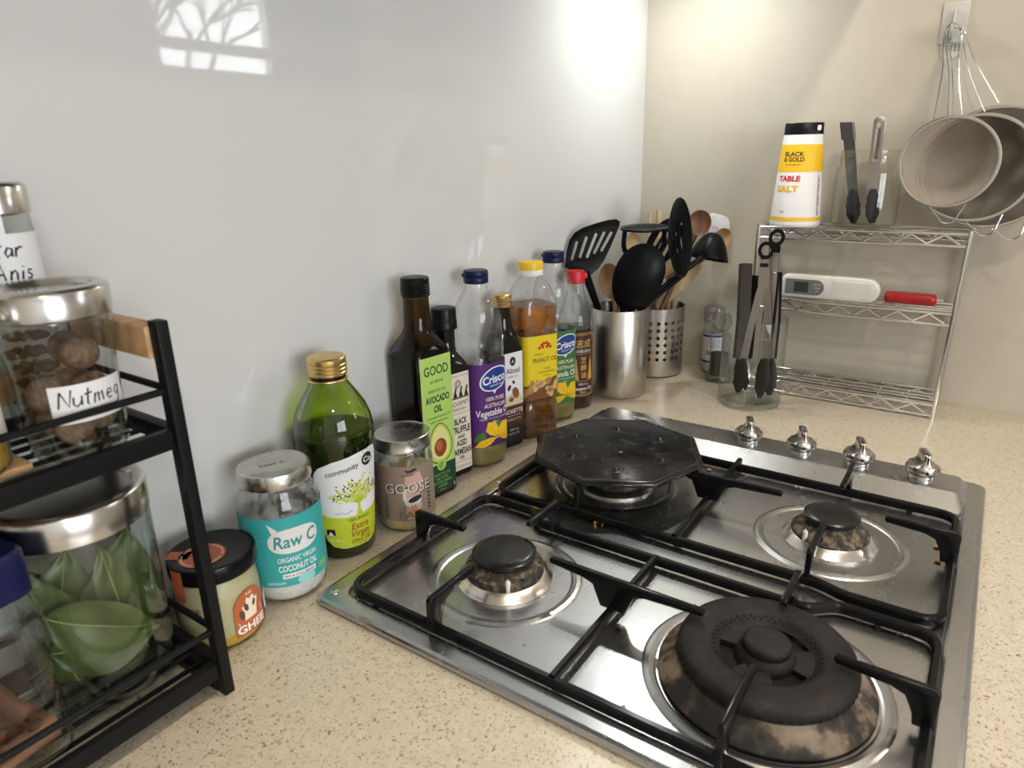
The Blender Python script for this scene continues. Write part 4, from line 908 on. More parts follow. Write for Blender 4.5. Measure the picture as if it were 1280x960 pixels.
G_jar = thin_glass('jar_glass', (.93, .95, .93), (.50, .56, .52), .06, power=2.4)
def hand(pr, letters, x, y, h, w_, m, slant=.15):
    """felt pen handwriting from simple strokes on a unit grid"""
    G = {'N': [[(0, 0), (.05, 1)], [(.05, 1), (.55, .05), (.62, 1.05)]], 'u': [[(0, .6), (.02, .15), (.2, 0), (.38, .2), (.42, .62), (.45, .05)]], 't': [[(.2, 1), (.18, .1), (.3, 0)], [(0, .65), (.42, .72)]],
         'm': [[(0, 0), (.03, .6)], [(.03, .45), (.2, .62), (.28, .05)], [(.28, .45), (.45, .62), (.55, .03)]], 'e': [[(.05, .3), (.38, .36), (.3, .58), (.1, .55), (.03, .25), (.2, 0), (.4, .1)]], 'g': [[(.38, .55), (.15, .6), (.05, .3), (.2, .1), (.38, .3), (.4, .6), (.38, -.3), (.15, -.42)]],
         'S': [[(.45, .9), (.2, 1), (.05, .78), (.3, .52), (.42, .25), (.2, 0), (0, .12)]], 'a': [[(.38, .5), (.15, .6), (.03, .3), (.15, .02), (.35, .2), (.38, .55), (.42, .03)]], 'r': [[(.03, 0), (.05, .6)], [(.05, .4), (.25, .62), (.42, .55)]],
         'A': [[(0, 0), (.25, 1), (.5, 0)], [(.1, .38), (.42, .4)]], 'n': [[(.03, 0), (.05, .6)], [(.05, .42), (.25, .62), (.36, .4), (.38, 0)]], 'i': [[(.1, 0), (.12, .55)], [(.13, .78), (.16, .84)]], 's': [[(.32, .55), (.1, .58), (.08, .38), (.3, .25), (.25, .03), (.02, .05)]],
         'T': [[(0, 1), (.6, 1.02)], [(.3, 1), (.28, 0)]], 'y': [[(.03, .6), (.1, .25), (.3, .25)], [(.4, .6), (.3, -.1), (.1, -.4)]]}
    cx = x
    for ch in letters:
        for st in G.get(ch, []): pr.stroke([(cx + (a + b_ * slant) * h, y + b_ * h) for a, b_ in st], w_, m, 'lettering')
        cx += h * (.75 if ch in 'NmTA' else (.35 if ch == 'i' else .56))
def spice_jar(name, label, loc, prof, lidz, lidr, lidh):
    t_ = thing(name, label, 'jar', loc)
    MB().lathe(prof, 56, cap1=False).build('glass', G_jar, t_)
    MB().lathe([(r * .97 - .0008, z + .003) for r, z in prof[:2]] + [(prof[1][0] * .5, prof[1][1] + .003), (.001, prof[1][1] + .0025)], 40).build('glass_base', G_jar, t_)
    MB().lathe([(lidr - .001, lidz), (lidr, lidz + .001), (lidr + .0004, lidz + lidh - .003), (lidr - .0012, lidz + lidh - .0006), (lidr - .003, lidz + lidh), (lidr - .008, lidz + lidh - .0002), (lidr - .010, lidz + lidh - .003), (.001, lidz + lidh - .003)], 56).build('lid', M_steellid, t_)
    return t_
# nutmeg jar
jp = [(.0265, 0), (.0285, .003), (.0290, .012), (.0290, .030), (.0300, .055), (.0325, .080), (.0330, .090)]
NX, NY = -1.087, -.097
nj = spice_jar('nutmeg_jar', 'glass jar of whole nutmegs with steel lid and handwritten label', (NX, NY, SH2), jp, .089, .0338, .019)
def taped(t_, r, ang, z0, z1, w_, tilt=0.0):
    sf = Wrap(circ(r + .0003, 72), math.radians(ang)); lb = label_patch(sf, [(-w_, z0 - tilt), (w_, z0 + tilt), (w_, z1 + tilt), (-w_, z1 - tilt)], P_white, t_); return sf, lb
camang = lambda x, y: math.degrees(math.atan2(CAM.y - y, CAM.x - x))
I_pen = mat('felt_pen', (.012, .012, .03), .6)
sf, lb = taped(nj, .0296, camang(NX, NY) + 22, .0255, .0500, .0235)
pr = Print(sf, lb); hand(pr, 'Nutmeg', -.0195, .0360, .0105, .0011, I_pen); pr.done()
M_nut = noisy('nutmeg_brown', [(.3, (.10, .055, .035)), (.55, (.19, .115, .075)), (.75, (.30, .20, .14))], 160, .7, detail=8, stretch=(1, 1, 2.2), bmp=.4, bscale=300, dist=.0006)
rnd = random.Random(4); nz = 0
spots = [(.0142 * math.cos(a_), .0142 * math.sin(a_), z_) for a_, z_ in [(2.1 * k + .0, .0200) for k in range(3)] + [(2.1 * k + 1.05, .0404) for k in range(3)] + [(-1.2, .0650), (.9, .0650)]]
nm = MB().sphere((0, 0, 0), .0108, 20, 12, (1, 1, 1.10)).mesh('nutmeg'); nm.materials.append(M_nut)
labs = ['whole nutmeg at the bottom of the nutmeg jar', 'whole nutmeg in the middle of the nutmeg jar', 'whole nutmeg at the top of the nutmeg jar below the lid']
for i, (x, y, z) in enumerate(spots):
    o = link('nutmeg', nm, None); o.location = (NX + x, NY + y, SH2 + z); o.rotation_euler = (rnd.uniform(.9, 2.2), rnd.uniform(-.5, .5), rnd.uniform(0, 6))
    tag(o, labs[0 if i < 3 else 1 if i < 6 else 2], 'nutmeg', 'nutmegs in the glass jar')
# star anise jar, taller, behind
sj = spice_jar('star_anise_jar', 'tall glass spice jar with handwritten star anise label and steel lid', (-1.085, -.042, SH2), [(.017, 0), (.0188, .003), (.0195, .02), (.0195, .125), (.0188, .140), (.0184, .148)], .148, .0198, .020)
sf, lb = taped(sj, .0196, camang(-1.085, -.042) + 4, .104, .137, .0240); pr = Print(sf, lb); hand(pr, 'Star', -.013, .1225, .0100, .0013, I_pen); hand(pr, 'Anis', -.009, .108, .0100, .0013, I_pen); pr.done()
M_star = noisy('star_anise_brown', [(.3, (.06, .025, .012)), (.7, (.16, .075, .035))], 120, .7)
def star_mesh():
    mb = MB()
    for k in range(8):
        a = 2 * PI * k / 8; M = Matrix.Rotation(a, 4, 'Z'); mb.sphere((M @ Vector((.008, 0, 0))), .0062, 8, 5, (1, .42, .5), M.to_3x3())
    return mb.mesh('star_anise')
sm = star_mesh(); sm.materials.append(M_star)
for i in range(9):
    o = link('star_anise', sm, None); a = rnd.uniform(0, 6); o.location = (-1.085 + .002 * math.cos(a), -.042 + .002 * math.sin(a), SH2 + .0135 + .0108 * i); o.rotation_euler = (rnd.uniform(-.12, .12), rnd.uniform(-.12, .12), rnd.uniform(0, 6))
    tag(o, 'brown star anise pod inside the tall spice jar', 'star anise', 'star anise pods in the tall jar')
# turmeric jar
TX, TY = -1.156, -.0955
tj = spice_jar('turmeric_jar', 'glass spice jar of yellow powder with handwritten label on the upper shelf', (TX, TY, SH2 + .0055), [(.026, 0), (.0285, .003), (.0292, .012), (.0292, .060), (.0312, .078), (.0315, .086)], .085, .0322, .019)
MB().lathe([(.0255, .002), (.0275, .005), (.0280, .012), (.0280, .056), (.001, .058)], 40).build('contents', noisy('yellow_powder', [(.3, (.45, .22, .01)), (.7, (.60, .34, .03))], 200, .9), tj)
sf, lb = taped(tj, .0293, camang(TX, TY) + 25, .022, .046, .0260); pr = Print(sf, lb); hand(pr, 'Turmey', -.018, .030, .0095, .0012, I_pen); pr.done()
# bay leaf jar on the lower shelf
BX, BY = -1.092, -.064
bj = spice_jar('bay_leaf_jar', 'large glass storage jar of green bay leaves with wide steel lid', (BX, BY, SH1), [(.0440, 0), (.0470, .0025), (.0480, .010), (.0490, .10), (.0492, .135)], .132, .0502, .024)
def leaf_mat():
    m, nt, b = nodes('bay_leaf_green'); v = coords(nt); f = noise(nt, v, 40, 5)
    r = ramp(nt, [(.3, (.045, .070, .018)), (.6, (.085, .125, .032)), (.8, (.14, .17, .055))]); nt.links.new(f, r.inputs[0]); nt.links.new(r.outputs[0], b.inputs['Base Color']); b.inputs['Roughness'].default_value = .42; return m
M_leaf = leaf_mat(); M_vein = mat('leaf_vein', (.26, .28, .11), .5)
def leaf_mesh(L, W, bend, twist):
    n, k = 14, 6; P = []; F = []
    for i in range(n + 1):
        t_ = i / n; w_ = W * (math.sin(PI * min(t_ * 1.02, 1)) ** .75) * (1 - .25 * t_)
        for j2 in range(-k, k + 1):
            s = j2 / k; x = s * w_; z = L * t_; y = bend * math.sin(PI * t_) + abs(s) * w_ * .22 + .0012 * math.sin(9 * t_ + 4 * s)
            a = twist * t_; P.append((x * math.cos(a) - y * math.sin(a), x * math.sin(a) + y * math.cos(a), z))
    m2 = 2 * k + 1
    for i in range(n):
        for j2 in range(2 * k): F.append((i * m2 + j2, i * m2 + j2 + 1, (i + 1) * m2 + j2 + 1, (i + 1) * m2 + j2))
    mid = [P[i * m2 + k] for i in range(n + 1)]; up = [(x, y + .0003, z) for x, y, z in P]
    mb = MB().add(P, F); mb.add(up, [tuple(reversed(g)) for g in F]); vein = MB().tube(mid, [.0010 - .0007 * i / n for i in range(n + 1)], 6)
    return mb.mesh('leaf', sharp=80), vein.mesh('vein')
lspec = [(.072, .027, .008, .15, -.030, .078, .028, -2.05), (.088, .025, .006, .1, .004, .010, .008, -.05), (.100, .032, .006, -.1, -.020, .010, .014, .15), (.054, .013, .004, .2, .016, .062, .022, .10), (.098, .032, .008, .1, -.014, .012, -.006, .30), (.100, .030, .006, -.2, .012, .010, -.012, -.20), (.072, .026, .004, .0, -.034, .046, .022, -1.70), (.075, .024, .006, .1, .010, .090, -.022, -2.6), (.085, .028, .004, .1, -.030, .030, .004, -.25)]
cdir = Vector((CAM.x - BX, CAM.y - BY, 0)).normalized(); rdir = Vector((-cdir.y, cdir.x, 0)); yaw0 = math.atan2(-cdir.x, cdir.y)
for i, (L, W, bd, tw, a_, h_, f_, tilt) in enumerate(lspec):
    lm, vm = leaf_mesh(L, W, bd, tw); lm.materials.append(M_leaf); vm.materials.append(M_vein)
    root = link('bay_leaf', lm, None); link('vein', vm, None, root)
    root.location = Vector((BX, BY, SH1 + h_)) + rdir * a_ + cdir * f_
    root.rotation_euler = (Matrix.Rotation(yaw0, 3, 'Z') @ Matrix.Rotation(tilt, 3, 'Y')).to_euler()
    MW = Matrix.Translation(root.location) @ root.rotation_euler.to_matrix().to_4x4(); MI = MW.inverted()
    for me_ in (lm, vm):          # leaves press against the inside of the glass
        for v_ in me_.vertices:
            q = MW @ v_.co; d = Vector((q.x - BX, q.y - BY)); k_ = min(1.0, .0445 / max(d.length, 1e-6)); v_.co = MI @ Vector((BX + d.x * k_, BY + d.y * k_, max(q.z, SH1 + .0095)))
    tag(root, ['broad bay leaf slanting across the middle of the storage jar', 'bay leaf lying low across the storage jar', 'dark green bay leaf standing in the storage jar'][min(i, 2)], 'bay leaf', 'bay leaves in the storage jar')
# cinnamon jar, square with blue lid
CX_, CY_ = -1.172, -.092
cj = thing('cinnamon_jar', 'square glass jar of cinnamon sticks with dark blue lid', 'jar', (CX_, CY_, SH1), math.radians(8))
cs = [(0, .056, .008), (.003, .0605, .009), (.010, .062, .010), (.105, .062, .010), (.118, .056, .014), (.126, .050, .018)]
MB().loft([lift(rrect(a, a, r), z) for z, a, r in cs], True, False).build('glass', G_jar, cj)
MB().loft([lift(rrect(a, a, r), z) for z, a, r in ((.120, .056, .012), (.121, .062, .012), (.148, .062, .012), (.151, .058, .012))]).build('lid', M_navy, cj)
M_cinn = noisy('cinnamon_bark', [(.3, (.13, .048, .022)), (.6, (.25, .105, .05)), (.8, (.34, .17, .09))], 60, .75, stretch=(1, 1, .15), bmp=.3)
def quill(L, r):
    mb = MB(); prof = []
    for s in (1, -1):
        for i in range(14): a = i / 13 * 4.2; rr = r * (1 - .075 * a); prof.append((s * (r * .62) + s * rr * .62 * math.cos(a + PI) * -1 * .9, rr * .8 * math.sin(a)))
    n = 10
    for s in (1, -1): mb.tube([(s * r * .55, 0, 0), (s * r * .55, .0006, L * .5), (s * r * .55, 0, L)], r * .62, 9, caps=False)
    for s in (1, -1): mb.tube([(s * r * .55, 0, .0), (s * r * .55, 0, L)], r * .40, 9, caps=False)
    return mb.mesh('cinnamon_stick')
qm = quill(.078, .0075); qm.materials.append(M_cinn)
cz8 = Matrix.Rotation(math.radians(8), 3, 'Z')
for i in range(6):            # four side by side on the bottom, two across them
    jit = (.02, -.02, .02, -.02, .05, -.05)[i]
    if i < 4: p_ = Vector((-.024, -.018 + .012 * i, .0135)); q = Matrix.Rotation(jit, 3, 'Z') @ Matrix.Rotation(PI / 2, 3, 'Y')
    else: p_ = Vector((-.010 if i == 4 else .010, -.024, .0325)); q = Matrix.Rotation(PI / 2 + jit, 3, 'Z') @ Matrix.Rotation(PI / 2, 3, 'Y')
    o = link('cinnamon_stick', qm, None); o.location = Vector((CX_, CY_, SH1)) + cz8 @ p_; o.rotation_euler = (cz8 @ q).to_euler(); o.scale = (1, 1, .62)
    tag(o, 'brown cinnamon stick lying at the bottom of the square jar' if i < 4 else 'brown cinnamon stick lying across the others in the square jar', 'cinnamon stick', 'cinnamon sticks in the square jar')

# ================================================================== utensil crocks
M_crock = brushed('brushed_crock_steel', (.55, .52, .485), .27, .29, (3, 3, .2), 0)
def crock(name, label, loc, r, h):
    t_ = thing(name, label, 'utensil holder', loc)
    return t_
c1 = crock('utensil_holder', 'plain brushed steel cylinder holding black kitchen utensils', (-.222, -.069, 0), .0485, .150)
MB().lathe([(.046, 0), (.0480, .001), (.0486, .004), (.0490, .1505), (.0484, .1515), (.0478, .1505), (.0474, .004), (.001, .003)], 64).build('body', M_crock, c1)
c2 = crock('utensil_holder', 'perforated brushed steel cylinder holding wooden spoons', (-.078, -.073, 0), .054, .128)
def perforated():
    """cylinder wall with rows of round holes"""
    mb = MB(); R_, T = .0535, .0010; n = 24; rows = [.036 + .0135 * k for k in range(6)]; hr_ = .0036; dz = .0135; da = 2 * PI / n; V = []; F = []
    def P(a, z, r): return (r * math.cos(a), r * math.sin(a), z)
    for rr, flip in ((R_, False), (R_ - T, True)):
        for zc in rows:
            for i in range(n):
                a0 = da * i; q = []; m = 16; o = []
                for k in range(m):
                    th = 2 * PI * k / m; q.append(P(a0 + hr_ / R_ * math.cos(th), zc + hr_ * math.sin(th), rr))
                    s = 1 / max(abs(math.cos(th)), abs(math.sin(th))); o.append(P(a0 + da / 2 * math.cos(th) * s, zc + dz / 2 * math.sin(th) * s, rr))
                mb.add(q + o, [tuple((k, (k + 1) % m, m + (k + 1) % m, m + k)) for k in range(m)])
        N = n * 2
        zt, zb = rows[-1] + dz / 2, rows[0] - dz / 2
        for z0, z1 in ((.0035, zb), (zt, .1280)):
            mb.loft([[P(2 * PI * i / 48 , z0, rr) for i in range(48)], [P(2 * PI * i / 48, z1, rr) for i in range(48)]], False, False)
    for zc in rows:
        for i in range(n):
            m = 16; a0 = da * i
            mb.loft([[P(a0 + hr_ / R_ * math.cos(2 * PI * k / m), zc + hr_ * math.sin(2 * PI * k / m), rr) for k in range(m)] for rr in (R_, R_ - T)], False, False)
    mb.lathe([(R_ - T, .1280), (R_ - T, .1290), (R_ + .0004, .1293), (R_ + .0004, .1278), (R_, .1278)], 64, cap0=False, cap1=False)
    mb.lathe([(.001, .0), (R_ - .003, .0), (R_, .0035), (R_ - T, .0036), (.001, .0036)], 64, cap0=False, cap1=False)
    return mb
perforated().build('body', M_crock, c2)
# ---- utensils
M_nylon = mat('black_nylon', (.004, .004, .005), .34, spec=.14); M_nylon2 = mat('blue_black_nylon', (.006, .009, .014), .34, spec=.18)
M_pale = noisy('pale_beech', [(.3, (.52, .36, .18)), (.7, (.66, .49, .28))], 20, .5, stretch=(6, 6, 1)); M_beech = noisy('beech', [(.3, (.36, .21, .09)), (.7, (.50, .32, .15))], 20, .5, stretch=(6, 6, 1)); M_walnut = noisy('dark_wood', [(.3, (.11, .045, .02)), (.7, (.19, .085, .04))], 20, .45, stretch=(6, 6, 1))
def frame_at(O, nrm, up=(0, 0, 1)):
    n_ = Vector(nrm).normalized(); v = (Vector(up) - n_ * Vector(up).dot(n_)).normalized(); u = v.cross(n_)
    return Matrix(((u.x, v.x, n_.x, O.x), (u.y, v.y, n_.y, O.y), (u.z, v.z, n_.z, O.z), (0, 0, 0, 1)))
def on_plane(px, py, M):
    """local (u, v) where the sight line through a pixel meets the plane of frame M"""
    d = ROT @ Vector(((px - 640) / FPX, -(py - 480) / FPX, -1.0)); I = M.inverted(); o = I @ CAM; d = I.to_3x3() @ d; k = -o.z / d.z
    return (o.x + d.x * k, o.y + d.y * k)
def plate2d(outer, holes, thick, M, bev=.0006):
    cu = D.curves.new('p', 'CURVE'); cu.dimensions = '2D'; cu.fill_mode = 'BOTH'; cu.extrude = thick / 2 - bev; cu.bevel_depth = bev; cu.bevel_resolution = 1; cu.offset = -bev
    for pts in [outer] + holes:
        sp = cu.splines.new('POLY'); sp.points.add(len(pts) - 1); sp.use_cyclic_u = True
        for q, (x, y) in zip(sp.points, pts): q.co = (x, y, 0, 1)
    o = D.objects.new('p', cu); C.objects.link(o); dg = bpy.context.evaluated_depsgraph_get(); e = o.evaluated_get(dg); me = e.to_mesh()
    mb = MB(); mb.add([M @ v.co for v in me.vertices], [tuple(p_.vertices) for p_ in me.polygons]); e.to_mesh_clear(); D.objects.remove(o); D.curves.remove(cu); return mb
def slot(x0, y0, x1, y1, w_, n=5):
    d = Vector((x1 - x0, y1 - y0)).normalized(); nn_ = Vector((-d.y, d.x)); out = []
    for i in range(n + 1): a = PI * i / n; q = Vector((x1, y1)) + (d * math.sin(a) - nn_ * math.cos(a)) * w_; out.append(tuple(q))
    for i in range(n + 1): a = PI * i / n; q = Vector((x0, y0)) + (-d * math.sin(a) + nn_ * math.cos(a)) * w_; out.append(tuple(q))
    return out
def dish(M, a, b_, bulge, thick=.0022, n=32, k=8, egg_=0.0):
    """spoon bowl: rim in the plane of M, hollow on +z"""
    mb = MB(); top = []; bot = []
    for i in range(k + 1):
        rho = max(i / k, .02); ring = []; ring2 = []
        for j2 in range(n):
            th = 2 * PI * j2 / n; x = a * rho * math.cos(th) * (1 - egg_ * math.sin(th)); y = b_ * rho * math.sin(th); z = -bulge * (1 - rho ** 2.4)
            ring.append(M @ Vector((x, y, z))); ring2.append(M @ Vector((x * (1 + .03 * (1 if i == k else 0)), y, z - thick * (1 - .3 * (i == k)))))
        top.append(ring); bot.append(ring2)
    return mb.loft(top[::1] + bot[::-1], True, True)
def shaft(pts, rad, n=10): return MB().tube(pts, rad, n)
def in_crock(cr_, dx, dy, z=.012): return Vector((cr_.location.x + dx, cr_.location.y + dy, z))
def smooth(pts, n=6):
    P = [Vector(q) for q in pts]; out = []
    for i in range(len(P) - 1):
        p0, p1, p2, p3 = P[max(i - 1, 0)], P[i], P[i + 1], P[min(i + 2, len(P) - 1)]
        for k in range(n):
            t_ = k / n; out.append(.5 * (2 * p1 + (p2 - p0) * t_ + (2 * p0 - 5 * p1 + 4 * p2 - p3) * t_ ** 2 + (3 * p1 - p0 - 3 * p2 + p3) * t_ ** 3))
    return out + [P[-1]]
# where each handle passes the mouth of its cylinder, from the cylinder's axis
RIM1 = {'turner': (-.024, .030), 'serving': (-.024, -.018), 'skimmer': (.012, -.036), 'masher': (.018, -.012), 'slotted': (.036, -.006), 'ladle': (.030, -.024), 'wooden': (.030, .024), 'wire': (.006, -.024)}
RIM2 = {'wide_spatula': (-.006, -.006), 'fan_spatula': (0, -.024), 'tip_spoon': (.006, .018), 'brown_spoon': (-.034, -.026), 'pale_spoon': (.012, .042), 'slim_rod': (.030, .030), 'stout_rod': (.042, .012), 'floral': (.036, -.024)}
def route(cr_, tbl, key, p0_):
    """handle path: head, mouth of the cylinder, foot"""
    zr = .1515 if cr_ is c1 else .1290; HEADS.append((1 if cr_ is c1 else 2, key, tuple(p0_)))
    x, y = tbl.get(key, (0, 0)); b_ = Vector((cr_.location.x, cr_.location.y, 0)); m_ = b_ + Vector((x, y, zr)); f_ = b_ + Vector((x * .8, y * .8, .012))
    return [Vector(p0_), m_, f_]
HEADS = []
TOCAM = lambda O: (CAM - O).normalized()
# slotted turner
O = at(742, 312, 1.112); M = frame_at(O, TOCAM(O) + Vector((.25, .0, .15)), (0.25, .0, 1))
Q = lambda px, py: on_plane(px, py, M)
t_ = thing('slotted_turner', 'black slotted turner with wide square blade in plain steel cylinder', 'turner', c1.location)
outer = [Q(*q) for q in ((706, 334), (708, 315), (712, 300), (718, 291), (728, 285), (745, 279), (760, 275), (770, 274), (775, 277), (774, 283), (764, 307), (755, 326), (748, 336), (738, 344), (726, 344), (714, 338))]
holes = [slot(*Q(*a), *Q(*b_), .0022) for a, b_ in (((715, 324), (721, 303)), ((725, 321), (733, 297)), ((734, 321), (745, 293)), ((743, 316), (755, 291)), ((752, 313), (764, 291)))]
def hang(mb, name, m, root, **k):
    I = Matrix.Translation(-root.location); mb.v = [tuple(I @ Vector(v)) for v in mb.v]; return mb.build(name, m, root, **k)
hang(plate2d(outer, holes, .0026, M), 'blade', M_nylon, t_)
p0_, p1_ = M @ Vector((*Q(731, 340), 0)), at(738, 384, 1.165)
hang(shaft(route(c1, RIM1, 'turner', p0_), [.0072, .0058, .0050], 10), 'handle', M_nylon, t_)
# solid spoon
O = at(797, 347, 1.120); M = frame_at(O, -(TOCAM(O)) + Vector((0, 0, .1)), (.25, -.35, 1))
t_ = thing('serving_spoon', 'large solid black serving spoon seen from its back in plain steel cylinder', 'spoon', c1.location)
hang(dish(M, .0385, .057, .012, egg_=-.10), 'bowl', M_nylon, t_)
p0_ = M @ Vector((0, -.055, -.002)); hang(shaft(route(c1, RIM1, 'serving', p0_), [.0065, .0058, .0050]), 'handle', M_nylon, t_)
# skimmer
O = at(852, 298, 1.125); rv = Vector(ROT.col[0]); M = frame_at(O, rv * .85 + TOCAM(O) * .53 + Vector((0, 0, .05)), (0, 0, 1))
t_ = thing('slotted_skimmer', 'round black slotted skimmer standing tallest in plain steel cylinder', 'skimmer', c1.location)
def slotted_dish(M, a, b_, bulge, slots, n=64):
    mb = MB(); V = []; ix = {}; F = []
    f = lambda x, y: M @ Vector((x, y, -bulge * (1 - min(1, (x / a) ** 2 + (y / b_) ** 2) ** 1.2)))
    for i in range(n + 1):
        for j2 in range(n + 1):
            u, v = -1 + 2 * i / n, -1 + 2 * j2 / n; x = a * u * math.sqrt(1 - v * v / 2); y = b_ * v * math.sqrt(1 - u * u / 2); ix[i, j2] = len(V); V.append((x, y))
    for i in range(n):
        for j2 in range(n):
            q = [ix[i, j2], ix[i + 1, j2], ix[i + 1, j2 + 1], ix[i, j2 + 1]]; cx = sum(V[k][0] for k in q) / 4; cy = sum(V[k][1] for k in q) / 4
            if any(abs(cx - sx) < w2 and y0 < cy < y1 for sx, w2, y0, y1 in slots): continue
            F.append(tuple(q))
    top = [f(x, y) for x, y in V]; nz_ = Vector(M.col[2][:3]) * .0022; mb.add(top, F); mb.add([p_ - nz_ for p_ in top], [tuple(reversed(g)) for g in F])
    rim = [f(a * math.cos(2 * PI * k / 48), b_ * math.sin(2 * PI * k / 48)) - nz_ * .5 for k in range(48)]; mb.tube(rim, .0016, 6, closed=True); return mb
hang(slotted_dish(M, .046, .064, .014, [(k * .013, .0026, -.030 + abs(k) * .005, .034 - abs(k) * .005) for k in range(-2, 3)]), 'bowl', M_nylon, t_)
p0_ = M @ Vector((0, -.060, -.003)); hang(shaft(route(c1, RIM1, 'skimmer', p0_), [.0055, .0052, .0050]), 'handle', M_nylon, t_)
# masher
O = at(806, 285, 1.150); M = frame_at(O, Vector((-.12, .05, 1)) - Vector(ROT.col[0]) * -.12, Vector((.55, .83, 0)))
t_ = thing('potato_masher', 'black potato masher with slotted grid head in plain steel cylinder', 'masher', c1.location)
hang(plate2d([(.043 * math.cos(2 * PI * i / 40), .034 * math.sin(2 * PI * i / 40)) for i in range(40)], [slot(k * .0085, -.022 + abs(k) * .003, k * .0085, .022 - abs(k) * .003, .0024) for k in range(-4, 5)], .004, M), 'grid_head', M_nylon2, t_)
for s in (-1, 1):
    a = M @ Vector((s * .038, 0, -.002)); J = O + Vector((-.004, -.003, -.078)); hang(MB().tube(smooth([a, a + Vector((0, 0, -.030)), J + (a - J) * .35 + Vector((0, 0, -.006)), J]), 0, sq=(.0050, .0030)), 'prong', M_nylon2, t_)
hang(shaft(route(c1, RIM1, 'masher', J), [.0060, .0056, .0050]), 'handle', M_nylon2, t_)
# slotted spoon behind
O = at(829, 303, 1.190); M = frame_at(O, TOCAM(O), Vector((.30, -.44, 1)))
t_ = thing('slotted_spoon', 'blue-black slotted spoon leaning behind the round skimmer', 'spoon', c1.location)
hang(plate2d([(.026 * math.cos(2 * PI * i / 32), .045 * math.sin(2 * PI * i / 32)) for i in range(32)], [slot(k * .011, -.022, k * .011, .022, .0026) for k in (-1, 0, 1)], .0035, M), 'bowl', M_nylon2, t_)
p0_ = M @ Vector((0, -.042, 0)); hang(shaft(route(c1, RIM1, 'slotted', p0_), [.0055, .0052, .0050]), 'handle', M_nylon2, t_)
# ladle
O = at(885, 324, 1.197); M = frame_at(O, Vector((-.25, .1, -1)), (1, 0, 0))
t_ = thing('ladle', 'black soup ladle hanging its bowl over the wooden spoons', 'ladle', c1.location)
hang(dish(M, .034, .034, .044, n=32, k=10), 'bowl', M_nylon, t_)
p0_ = M @ Vector((.0, -.028, -.002)); hang(shaft(route(c1, RIM1, 'ladle', p0_), [.0052, .0052, .0050]), 'handle', M_nylon, t_)
# wooden spoon in the plain crock
O = at(764, 352, 1.200); M = frame_at(O, TOCAM(O), Vector((-.15, .2, 1)))
t_ = thing('wooden_spoon', 'brown wooden spoon behind the solid black spoon in plain steel cylinder', 'spoon', c1.location)
hang(dish(M, .020, .032, .007), 'bowl', M_beech, t_); p0_ = M @ Vector((0, -.030, -.002)); hang(shaft(route(c1, RIM1, 'wooden', p0_), [.0048, .0048, .0048]), 'handle', M_beech, t_)
# chrome whisk handle loop
t_ = thing('wire_skewer', 'bent chrome wire loop leaning between the black utensils', 'wire loop', c1.location)
wp = route(c1, RIM1, 'wire', at(832, 350, 1.150)); sw = Vector(ROT.col[0]) * .0024; hang(MB().tube([wp[2] - sw, wp[1] - sw, wp[0] - sw, at(842, 341, 1.152), at(843, 344, 1.152), wp[0] + sw, wp[1] + sw, wp[2] + sw], .0013, 8), 'wire', M_chrome, t_)
# wooden tools of the perforated crock
def wooden(key, label, m, head, hM, base, grip=.0050, mid=None, name='wooden_spoon', cat='spoon', kind='dish'):
    t_ = thing(name, label, cat, c2.location); a, b_ = head
    if kind == 'dish': hang(dish(hM, a, b_, .006, .003), 'bowl', m, t_)
    else:
        out = [(a * x, b_ * y) for x, y in ((-.45, -1), (.45, -1), (.8, -.3), (1, .4), (.92, .9), (.6, 1.0), (-.6, 1.0), (-.92, .9), (-1, .4), (-.8, -.3))]
        hang(plate2d(out, [], .005, hM, .0012), 'blade', m, t_)
    p0_ = hM @ Vector((0, -b_ * .92, -.002)); hang(shaft(route(c2, RIM2, key, p0_), [grip, grip, grip * .9]), 'handle', m, t_); return t_
def headM(px, py, d, tilt): O = at(px, py, d); return frame_at(O, TOCAM(O), tilt)
UPR = Vector(ROT.col[0]); Zv = Vector((0, 0, 1))
wooden('wide_spatula', 'wide beech spatula with pale edge in the perforated cylinder', M_beech, (.0125, .036), headM(832, 352, 1.262, Zv + UPR * .55), in_crock(c2, .0, .01), kind='flat', name='wooden_spatula', cat='spatula')
wooden('fan_spatula', 'beech spatula fanned out over the rim of the perforated cylinder', M_pale, (.013, .042), headM(853, 352, 1.240, Zv + UPR * .75), in_crock(c2, -.012, .0), kind='flat', name='wooden_spatula', cat='spatula')
wooden('tip_spoon', 'small wooden spoon tip beside the black ladle', M_beech, (.0150, .0185), headM(903, 298, 1.222, Zv + UPR * .5), in_crock(c2, -.005, -.014), mid=at(858, 367, 1.262))
wooden('brown_spoon', 'dark brown wooden spoon behind the black ladle', M_walnut, (.0200, .0230), headM(874, 279, 1.216, Zv + UPR * .3), in_crock(c2, .010, .01), mid=at(848, 372, 1.272))
wooden('pale_spoon', 'pale wooden spoon seen under the potato masher', M_pale, (.0150, .0230), headM(792, 306, 1.290, Zv - UPR * .05), in_crock(c2, -.016, .012), mid=at(806, 378, 1.285))
for (key, tx, ty, r, lab) in (('slim_rod', 813, 266, .0036, 'thin pale wooden handle standing in the perforated cylinder'), ('stout_rod', 824, 263, .0062, 'thick pale wooden handle standing in the perforated cylinder')):
    t_ = thing('wooden_utensil', lab, 'utensil', c2.location); hang(shaft(route(c2, RIM2, key, at(tx, ty, 1.275)), [r * .85, r, r], 10), 'handle', M_pale, t_)
